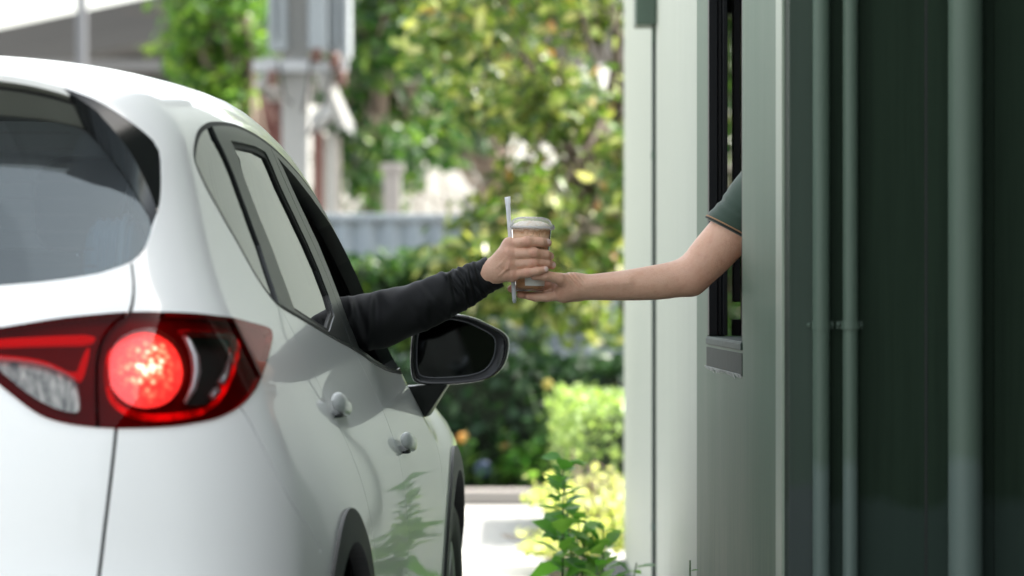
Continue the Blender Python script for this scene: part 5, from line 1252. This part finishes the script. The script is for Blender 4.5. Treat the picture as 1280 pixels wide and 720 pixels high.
r9 = np.random.default_rng(91); tree('shade_tree', 'slim leafy tree beyond the far end of the kiosk, seen through its window', 'tree', (1.6, 27.5, 0), (1.6, 27.5, 1.2), [(r9.uniform(1.25, 2.0), r9.uniform(27, 28.2), r9.uniform(.4, 4.0), .30) for _ in range(34)], 5000, .13, MG, 15, tr=.05)
# --- clipped hedges
def hedge(name, label, lo, hi, n, size, mat, seed, rough=.05, group=None):
    r = np.random.default_rng(seed); lo = np.array(lo, float); hi = np.array(hi, float); b = np.array([(lo[0]+hi[0])/2, (lo[1]+hi[1])/2, lo[2]])
    root = tag(empty(name, tuple(b)), label, 'hedge', group)
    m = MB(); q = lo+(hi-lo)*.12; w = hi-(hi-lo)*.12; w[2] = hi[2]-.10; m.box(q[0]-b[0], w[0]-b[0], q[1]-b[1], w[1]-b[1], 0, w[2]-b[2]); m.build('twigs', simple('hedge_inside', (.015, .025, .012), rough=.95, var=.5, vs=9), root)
    ext = hi-lo; fa = np.array([ext[1]*ext[2], ext[1]*ext[2], ext[0]*ext[2], ext[0]*ext[1]*1.3]); f = r.choice(4, n, p=fa/fa.sum())
    cen = lo+r.uniform(size=(n, 3))*ext; nr = np.zeros((n, 3)); dpt = np.abs(r.normal(0, .06, n))
    wob = .05*np.sin(cen[:, 0]*5+seed)+.04*np.sin(cen[:, 1]*7)+.03*np.sin(cen[:, 2]*9)
    for k, (axis, hi_side) in enumerate(((0, 0), (0, 1), (1, 0), (2, 1))):
        s = f == k; cen[s, axis] = (hi[axis]-dpt[s]+rough*r.normal(size=s.sum())*.5+wob[s]*.6) if hi_side else (lo[axis]+dpt[s]-rough*r.normal(size=s.sum())*.5+wob[s]*.6); nr[s, axis] = 1 if hi_side else -1
    nr = nr*.7+r.normal(size=(n, 3))*.6+[0, 0, .35]; nr /= np.linalg.norm(nr, axis=1)[:, None]
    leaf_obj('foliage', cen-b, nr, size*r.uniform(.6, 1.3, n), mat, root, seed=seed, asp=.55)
    return root
hedge('hedge', 'light green clipped box hedge beside the far end of the kiosk', (.25, 18.0, 0), (1.25, 20.6, .70), 9500, .042, HG, 21, rough=.03)
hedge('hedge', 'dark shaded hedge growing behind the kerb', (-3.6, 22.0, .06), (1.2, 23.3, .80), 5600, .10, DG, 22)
hedge('hedge', 'mid green clipped hedge below the corrugated fence', (-3.2, 27.6, .0), (.2, 28.5, 1.43), 6500, .10, MG, 23)
# --- low plants at the foot of the dark hedge
def plant(name, label, cat, base, stems, hgt, nl, size, mat, seed, flower=None, asp=.5, lean=.25, group=None):
    r = np.random.default_rng(seed); base = np.array(base, float); root = tag(empty(name, tuple(base)), label, cat, group)
    m = MB(); C_, N_, S_, A_ = [], [], [], []
    for k in range(stems):
        a = r.uniform(0, 6.28); ln = r.uniform(0, lean)*hgt; h = hgt*(r.uniform(.7, 1.0) if k else 1.0); tip = np.array([ln*math.cos(a), ln*math.sin(a), h]); mid = tip*.5+np.array([0, 0, h*.08])
        off = r.normal(size=3)*[.03, .03, 0]*min(1, stems/3); P = [off, off+mid, off+tip]; m.tube(P, [.005, .004, .002], 6)
        for j in range(nl):
            q = .18+.82*(j+r.uniform(0, .5))/nl; q = min(q, 1); c = (1-q)**2*P[0]+2*q*(1-q)*(2*P[1]-.5*P[0]-.5*P[2])+q*q*P[2]
            th = j*2.4+r.uniform(0, 1.2); d = np.array([math.cos(th), math.sin(th), r.uniform(-.45, .55)*(1-.4*q)+.25*q]); s = size*(1.15-.6*q)*r.uniform(.6, 1.25)
            A_.append(d); C_.append(c+d*s*.55+[0, 0, -.06*s]); n_ = np.array([-d[0]*d[2]*1.0, -d[1]*d[2]*1.0, 1])+r.normal(size=3)*.30; N_.append(n_/np.linalg.norm(n_)); S_.append(s)
    m.build('stem', simple('green_stem', (.06, .12, .035), rough=.6), root, smooth=True)
    leaf_obj('foliage', np.array(C_), np.array(N_), np.array(S_), mat, root, seed=seed, asp=asp, axis=np.array(A_))
    if flower:
        col, rad, zf = flower
        m = MB()
        for i in range(9):
            a = i*2.4; c_ = np.array([math.cos(a)*rad*.55*(i > 0), -abs(math.sin(a))*rad*.4, zf+math.sin(a)*rad*.55*(i > 0)]); m.superell(c_, (rad*.5, rad*.35, rad*.5), 1, 8)
        m.build('blossom', simple('petals_%d' % seed, col, rough=.6), root, smooth=True)
    return root
plant('flower_plant', 'low plant with an orange yellow blossom at the foot of the dark hedge', 'plant', px(578, 0, 21.85)*[1, 1, 0]+[0, 0, .07], 5, .34, 8, .12, MG, 31, ((.62, .30, .06), .030, .295))
plant('flower_plant', 'small plant with a dull blue bloom close to the kerb', 'plant', px(603, 0, 21.8)*[1, 1, 0]+[0, 0, .07], 4, .22, 8, .10, MG, 32, ((.04, .065, .12), .05, .12))
plant('flower_plant', 'leafy plant with small orange bloom between hedge and kerb', 'plant', px(632, 0, 21.9)*[1, 1, 0]+[0, 0, .07], 6, .33, 9, .13, MG, 33, ((.35, .17, .05), .022, .24))
plant('flower_plant', 'leafy plant with a yellow bloom in front of the dark hedge beside the clipped hedge', 'plant', px(684, 0, 21.9)*[1, 1, 0]+[0, 0, .07], 7, .62, 9, .15, MG, 34, ((.34, .29, .05), .028, .60))
plant('bedding_plant', 'broad leaved green plant at the kerb left of the clipped hedge', 'plant', px(660, 0, 21.8)*[1, 1, 0]+[0, 0, .07], 8, .30, 9, .14, NG, 35)
# --- sunny shrub and the leafy weed beside the kiosk wall
r_ = np.random.default_rng(5)
tree('shrub', 'sunlit yellow shrub at the far end of the kiosk behind the leafy weed', 'shrub', (.36, 16.3, .0), (.36, 16.3, .25), [(r_.uniform(.10, .66), r_.uniform(15.7, 16.9), r_.uniform(.08, .36), .09) for _ in range(46)], 5200, .042, YL, 41, tr=.012, asp=.6)
plant('leafy_weed', 'tall green leafy weed growing beside the lane next to the kiosk wall', 'plant', (.135, 10.5, .015), 1, .735, 70, .098, NG, 51, asp=.8, lean=.03)
plant('leafy_weed', 'shorter leafy weed behind the tall one at the kiosk wall', 'plant', (.20, 10.75, .015), 4, .66, 34, .095, NG, 52, asp=.8, lean=.18)
plant('leafy_weed', 'small leafy weed lowest of the weeds by the kiosk wall', 'plant', (.245, 10.4, .015), 5, .46, 24, .09, NG, 53, asp=.8, lean=.2)
plant('leafy_weed', 'thin shoot standing by the corner of the green service wall', 'plant', (.395, 8.75, .01), 1, .585, 14, .045, NG, 54, asp=.5, lean=.02)
# --- fence, post, box
FENCEM = simple('blue_grey_sheet', (.27, .31, .35), rough=.45, metal=.2, var=.12, vs=2)
FN = tag(empty('corrugated_fence', (-.9, 30, 0)), 'blue grey corrugated metal fence behind the clipped hedge', 'fence')
m = MB(); xs = np.arange(-3.2, 3.0, .02); prof = [(x, .022*math.tanh(3*math.sin(x*2*math.pi/.19))) for x in xs]
m.grid([[(x, y, .02) for x, y in prof], [(x, y, 1.74) for x, y in prof]]); m.grid([[(x, y+.006, .02) for x, y in prof], [(x, y+.006, 1.74) for x, y in prof]]); m.build('sheet', FENCEM, FN, smooth=True)
m = MB(); m.box(-3.2, 3.0, -.05, .05, 1.742, 1.80); m.build('cap_rail', FENCEM, FN, bevel=.01)
GP = tag(empty('gate_post', tuple(px(490, 0, 33)*[1, 1, 0])), 'pale square gate post rising above the corrugated fence', 'post')
m = MB(); m.box(-.075, .075, -.075, .075, 0, 2.22); m.build('shaft', kerb_m, GP, bevel=.01); m = MB(); m.box(-.10, .10, -.10, .10, 2.221, 2.29); m.build('cap', kerb_m, GP, bevel=.01)
UB = tag(empty('utility_box', tuple(px(764, 0, 23.4)*[1, 1, 0])), 'small pale grey utility box between the clipped hedge and garden tree', 'box')
m = MB(); m.box(-.055, .055, -.05, .05, 0, .66); m.build('pedestal', simple('grey_box_paint', (.36, .37, .40), rough=.5), UB, bevel=.01); m = MB(); m.box(-.062, .062, -.057, .057, .661, .76); m.build('cap', simple('grey_box_cap', (.40, .41, .44), rough=.5), UB, bevel=.012)
# --- transformer pole
PD = 32.; s32 = PD/4780
POLEC = conc('pole_concrete', (.21, .21, .20), (.28, .28, .27), 2); CABM = simple('pale_cabinet_paint', (.20, .225, .24), rough=.4, var=.12, vs=3); INSUL = simple('brown_insulator', (.09, .035, .025), rough=.3)
UP = tag(empty('utility_pole', tuple(px(370, 0, PD)*[1, 1, 0])), 'concrete utility pole carrying pale transformer cabinets behind the car', 'utility pole')
def P2(a, b): return ((a-370)*s32, EYE-(b-360)*s32)
m = MB(); w = 17*s32; m.box(-w, w, -w, w, 0, 7.5); m.build('pole_shaft', POLEC, UP, bevel=.02)
def cab(a0, a1, b0, b1, y0, y1, name='transformer_cabinet', mat=CABM, ribs=0):
    x0, z1 = P2(a0, b0); x1, z0 = P2(a1, b1); m = MB(); m.box(x0, x1, y0, y1, z0, z1); o = m.build(name, mat, UP, bevel=.025)
    for k in range(ribs):
        xx = x0+(x1-x0)*(k+.5)/ribs; m = MB(); m.box(xx-.012, xx+.012, y0-.05, y0-.001, z0+.1, z1-.05); m.build('cooling_fin', mat, o)
    return o
cab(337, 361, -90, 66, -.25, .25, ribs=2); cab(387, 411, -95, 66, -.30, .20); cab(412, 438, -100, 72, -.18, .32, ribs=3)
cab(330, 352, 72, 96, -.2, .15, 'fuse_box', POLEC)
x0, z0 = P2(318, 84); x1, z1 = P2(436, 84); m = MB(); m.box(x0, x1, -.22, -.13, z0-.05, z0+.05); m.build('crossarm', simple('galvanised_steel', (.33, .34, .35), rough=.5, metal=.5), UP, bevel=.01)
m = MB(); a = P2(404, 92); b = P2(434, 160); m.tube([(a[0], -.18, a[1]), (b[0], -.18, b[1])], .065, 4); m.build('brace', POLEC, UP)
m = MB(); a = P2(325, 112); b = P2(340, 92); m.tube([(a[0], -.18, a[1]), (b[0], -.18, b[1])], .05, 10); m.build('brace', POLEC, UP)
for a, b in ((398, 70), (420, 78), (428, 100), (343, 100)):
    q = P2(a, b); m = MB(); m.lathe([(.0, -.07), (.05, -.06), (.035, -.03), (.055, -.01), (.035, .02), (.055, .04), (.02, .07), (0, .07)], (q[0], -.26, q[1]), 'z', 12); m.build('insulator', INSUL, UP, smooth=True)
m = MB()
for a0, b0, a1, b1 in ((350, 80, 366, 130), (392, 66, 380, 140), (424, 72, 386, 170)):
    p, q = P2(a0, b0), P2(a1, b1); m.tube([(p[0], -.25, p[1]), ((p[0]+q[0])/2, -.3, (p[1]+q[1])/2-.12), (q[0], -.14, q[1])], .012, 6)
m.build('cable', RUBBER, UP, smooth=True)
# --- small shop-house behind the pole
SH = tag(empty('shed', tuple(px(395, 0, 36)*[1, 1, 0])), 'small shed with red brown posts behind the utility pole', 'shed'); s36 = 36/4780
def P3(a, b): return ((a-395)*s36, EYE-(b-360)*s36)
REDB = simple('red_brown_paint', (.10, .035, .028), rough=.6, var=.3, vs=6)
for a0, a1, b0, mat, nm in ((392, 404, 165, REDB, 'post'), (408, 420, 165, POLEC, 'post'), (318, 328, 100, REDB, 'post')):
    x0, z1 = P3(a0, b0); x1, _ = P3(a1, b0); m = MB(); m.box(x0, x1, -.05, .06, 0, z1); m.build(nm, mat, SH, bevel=.008)
x0, z1 = P3(312, 125); x1, z0 = P3(352, 360); m = MB(); m.box(x0, x1, .3, .4, 0, z1); m.build('wall', REDB, SH)
x0, z1 = P3(388, 168); x1, z0 = P3(424, 360); m = MB(); m.box(x0, x1, .3, .4, 0, z1); m.build('wall', simple('pale_plaster', (.36, .33, .30), rough=.8, var=.15), SH)
V = []
for a, b in ((300, 92), (345, 140), (345, 156), (300, 108)): x, z = P3(a, b); V.append((x, z))
m = MB(); m.add([(x, -.5, z) for x, z in V]+[(x, .9, z) for x, z in V], [(0, 1, 2, 3), (7, 6, 5, 4), (0, 4, 5, 1), (1, 5, 6, 2), (2, 6, 7, 3), (3, 7, 4, 0)]); m.build('roof', simple('rusty_roof_sheet', (.12, .055, .045), rough=.6, var=.3, vs=4), SH)
V = []
for a, b in ((388, 150), (420, 122), (438, 150), (438, 166), (420, 140), (388, 168)): x, z = P3(a, b); V.append((x, z))
m = MB(); n_ = len(V); m.add([(x, -.5, z) for x, z in V]+[(x, .9, z) for x, z in V], [tuple(range(n_)), tuple(range(2*n_-1, n_-1, -1))]+[(i, i+n_, (i+1) % n_+n_, (i+1) % n_) for i in range(n_)]); m.build('roof', simple('grey_roof_sheet', (.30, .31, .32), rough=.6), SH)
# --- elevated road far behind
CONC2 = conc('stained_viaduct_concrete', (.036, .034, .031), (.060, .056, .052), .35); CONC3 = conc('viaduct_side_concrete', (.034, .032, .030), (.052, .049, .045), .5)
A0, A1 = px(-260, 90, 84), px(900, -156, 50)
d_ = (A1-A0); ln = np.hypot(d_[0], d_[1]); VD = tag(empty('elevated_road', (A0[0], A0[1], 0), math.atan2(d_[1], d_[0])), 'grey concrete elevated road crossing high behind the trees', 'bridge')
zt0, zt1 = A0[2], A1[2]
def slab(y0, y1, dz0, dz1, name, mat, x0=0, x1=None):
    x1 = ln if x1 is None else x1; f = lambda x: zt0+(zt1-zt0)*x/ln
    m = MB(); V = [(x0, y0, f(x0)+dz0), (x1, y0, f(x1)+dz0), (x1, y1, f(x1)+dz0), (x0, y1, f(x0)+dz0), (x0, y0, f(x0)+dz1), (x1, y0, f(x1)+dz1), (x1, y1, f(x1)+dz1), (x0, y1, f(x0)+dz1)]
    m.add(V, [(3, 2, 1, 0), (4, 5, 6, 7), (0, 1, 5, 4), (1, 2, 6, 5), (2, 3, 7, 6), (3, 0, 4, 7)]); return m.build(name, mat, VD)
slab(.0, .3, -.50, 0, 'parapet', CONC3); slab(0, 9, -.80, -.501, 'deck', CONC2); slab(1.2, 7.8, -1.15, -.801, 'girder', CONC2); slab(8.7, 9, -.50, 0, 'parapet', CONC3)
for x in (5.,):
    zz = zt0+(zt1-zt0)*x/ln; m = MB(); m.box(x-.7, x+.7, 3.6, 5.4, 0, zz-1.16); m.build('pier', CONC3, VD, bevel=.05)
# --- low grey building under it
BD = tag(empty('warehouse', tuple(px(120, 0, 52)*[1, 1, 0])), 'low grey building under the elevated road at the far left', 'building'); s52 = 52/4780
m = MB(); m.box(-6.2, 1.9, 0, 6, 0, 4.15); m.build('wall', simple('grey_brown_render', (.055, .052, .048), rough=.85, var=.25, vs=1.2), BD)
m = MB(); m.box(-6.5, 2.1, -.4, 6.3, 4.151, 4.30); m.build('roof', simple('roof_slab', (.10, .10, .10), rough=.8), BD)
m = MB(); m.box(-.3, .55, -.06, -.001, 3.1, 3.95); m.build('sign_board', simple('beige_board', (.38, .34, .29), rough=.7), BD); m = MB(); m.box(.75, 1.8, -.06, -.001, 3.5, 4.05); m.build('window', simple('dark_window', (.02, .022, .025), rough=.15), BD)
m = MB(); m.lathe([(.07, 0), (.07, 5.2)], (px(102, 0, 50)[0]-px(120, 0, 52)[0], -2, 0), 'z', 16); m.build('downpipe', simple('pale_pipe', (.085, .09, .10), rough=.5), BD)
# --- what stands behind the photographer and to the left: seen only in the paint and glass
hedge('hedge', 'tall hedge behind the photographer', (-9, -9.5, 0), (9, -8.5, 1.25), 4000, .16, DG, 61)
for i, (x, y, h) in enumerate(((-6.5, -12, 6), (3.2, -16, 6.5), (7.5, -11.5, 6))):
    tree('shade_tree', ['leafy tree behind the photographer on the car side', 'leafy tree standing farthest behind the photographer', 'leafy tree behind the photographer on the kiosk side'][i], 'tree', (x, y, 0), (x, y, h*.45), [(x+rr_.normal()*1.3, y+rr_.normal()*1.1, h*.62+rr_.normal()*h*.17, .8) for _ in range(22)], 3000, .30, DG, 70+i, tr=.18)
# ================================================================== LIGHT, SKY, CAMERA
SUN_EL, SUN_AZ = R(47), R(69)      # azimuth from straight ahead, turning right
w = bpy.data.worlds.new("World"); SC.world = w; w.use_nodes = True
nt = w.node_tree; bg = nt.nodes['Background']; sky = nt.nodes.new('ShaderNodeTexSky'); sky.sky_type = 'NISHITA'; sky.sun_disc = False
sky.sun_elevation = SUN_EL; sky.sun_rotation = SUN_AZ; sky.altitude = 10; sky.air_density = 1.0; sky.dust_density = 3.5; sky.ozone_density = 1.0
hs = nt.nodes.new('ShaderNodeHueSaturation'); hs.inputs['Saturation'].default_value = .38      # thin bright haze takes the blue out of the sky
mxs = nt.nodes.new('ShaderNodeMix'); mxs.data_type = 'RGBA'; mxs.blend_type = 'MULTIPLY'; mxs.inputs[0].default_value = 1; mxs.inputs[7].default_value = (1.0, .99, .935, 1)
nt.links.new(sky.outputs[0], hs.inputs['Color']); nt.links.new(hs.outputs[0], mxs.inputs[6]); nt.links.new(mxs.outputs[2], bg.inputs[0]); bg.inputs[1].default_value = .15
sd = bpy.data.lights.new('sun', 'SUN'); sd.energy = 3.5; sd.angle = R(.55); sd.color = (1, .95, .87)
so = bpy.data.objects.new('sun', sd); COL.objects.link(so)
sv = Vector((math.cos(SUN_EL)*math.sin(SUN_AZ), math.cos(SUN_EL)*math.cos(SUN_AZ), math.sin(SUN_EL))); so.rotation_euler = sv.to_track_quat('Z', 'Y').to_euler(); so.location = (6, 4, 12)
cd = bpy.data.cameras.new('camera'); cam = bpy.data.objects.new('camera', cd); COL.objects.link(cam)
cam.location = (0, 0, EYE); cam.rotation_euler = (math.pi/2, 0, 0); cd.sensor_width = 36; cd.lens = 36*4780/1280; cd.clip_start = .1; cd.clip_end = 1500
cd.dof.use_dof = True; cd.dof.focus_distance = 8.08; cd.dof.aperture_fstop = 4.3; cd.dof.aperture_blades = 0
SC.camera = cam
SC.view_settings.view_transform = 'Standard'; SC.view_settings.look = 'None'; SC.view_settings.exposure = 2.28; SC.view_settings.gamma = 1
SC.cycles.max_bounces = 10; SC.cycles.transparent_max_bounces = 16; SC.cycles.transmission_bounces = 6; SC.cycles.use_denoising = True
SC.cycles.sample_clamp_indirect = 8
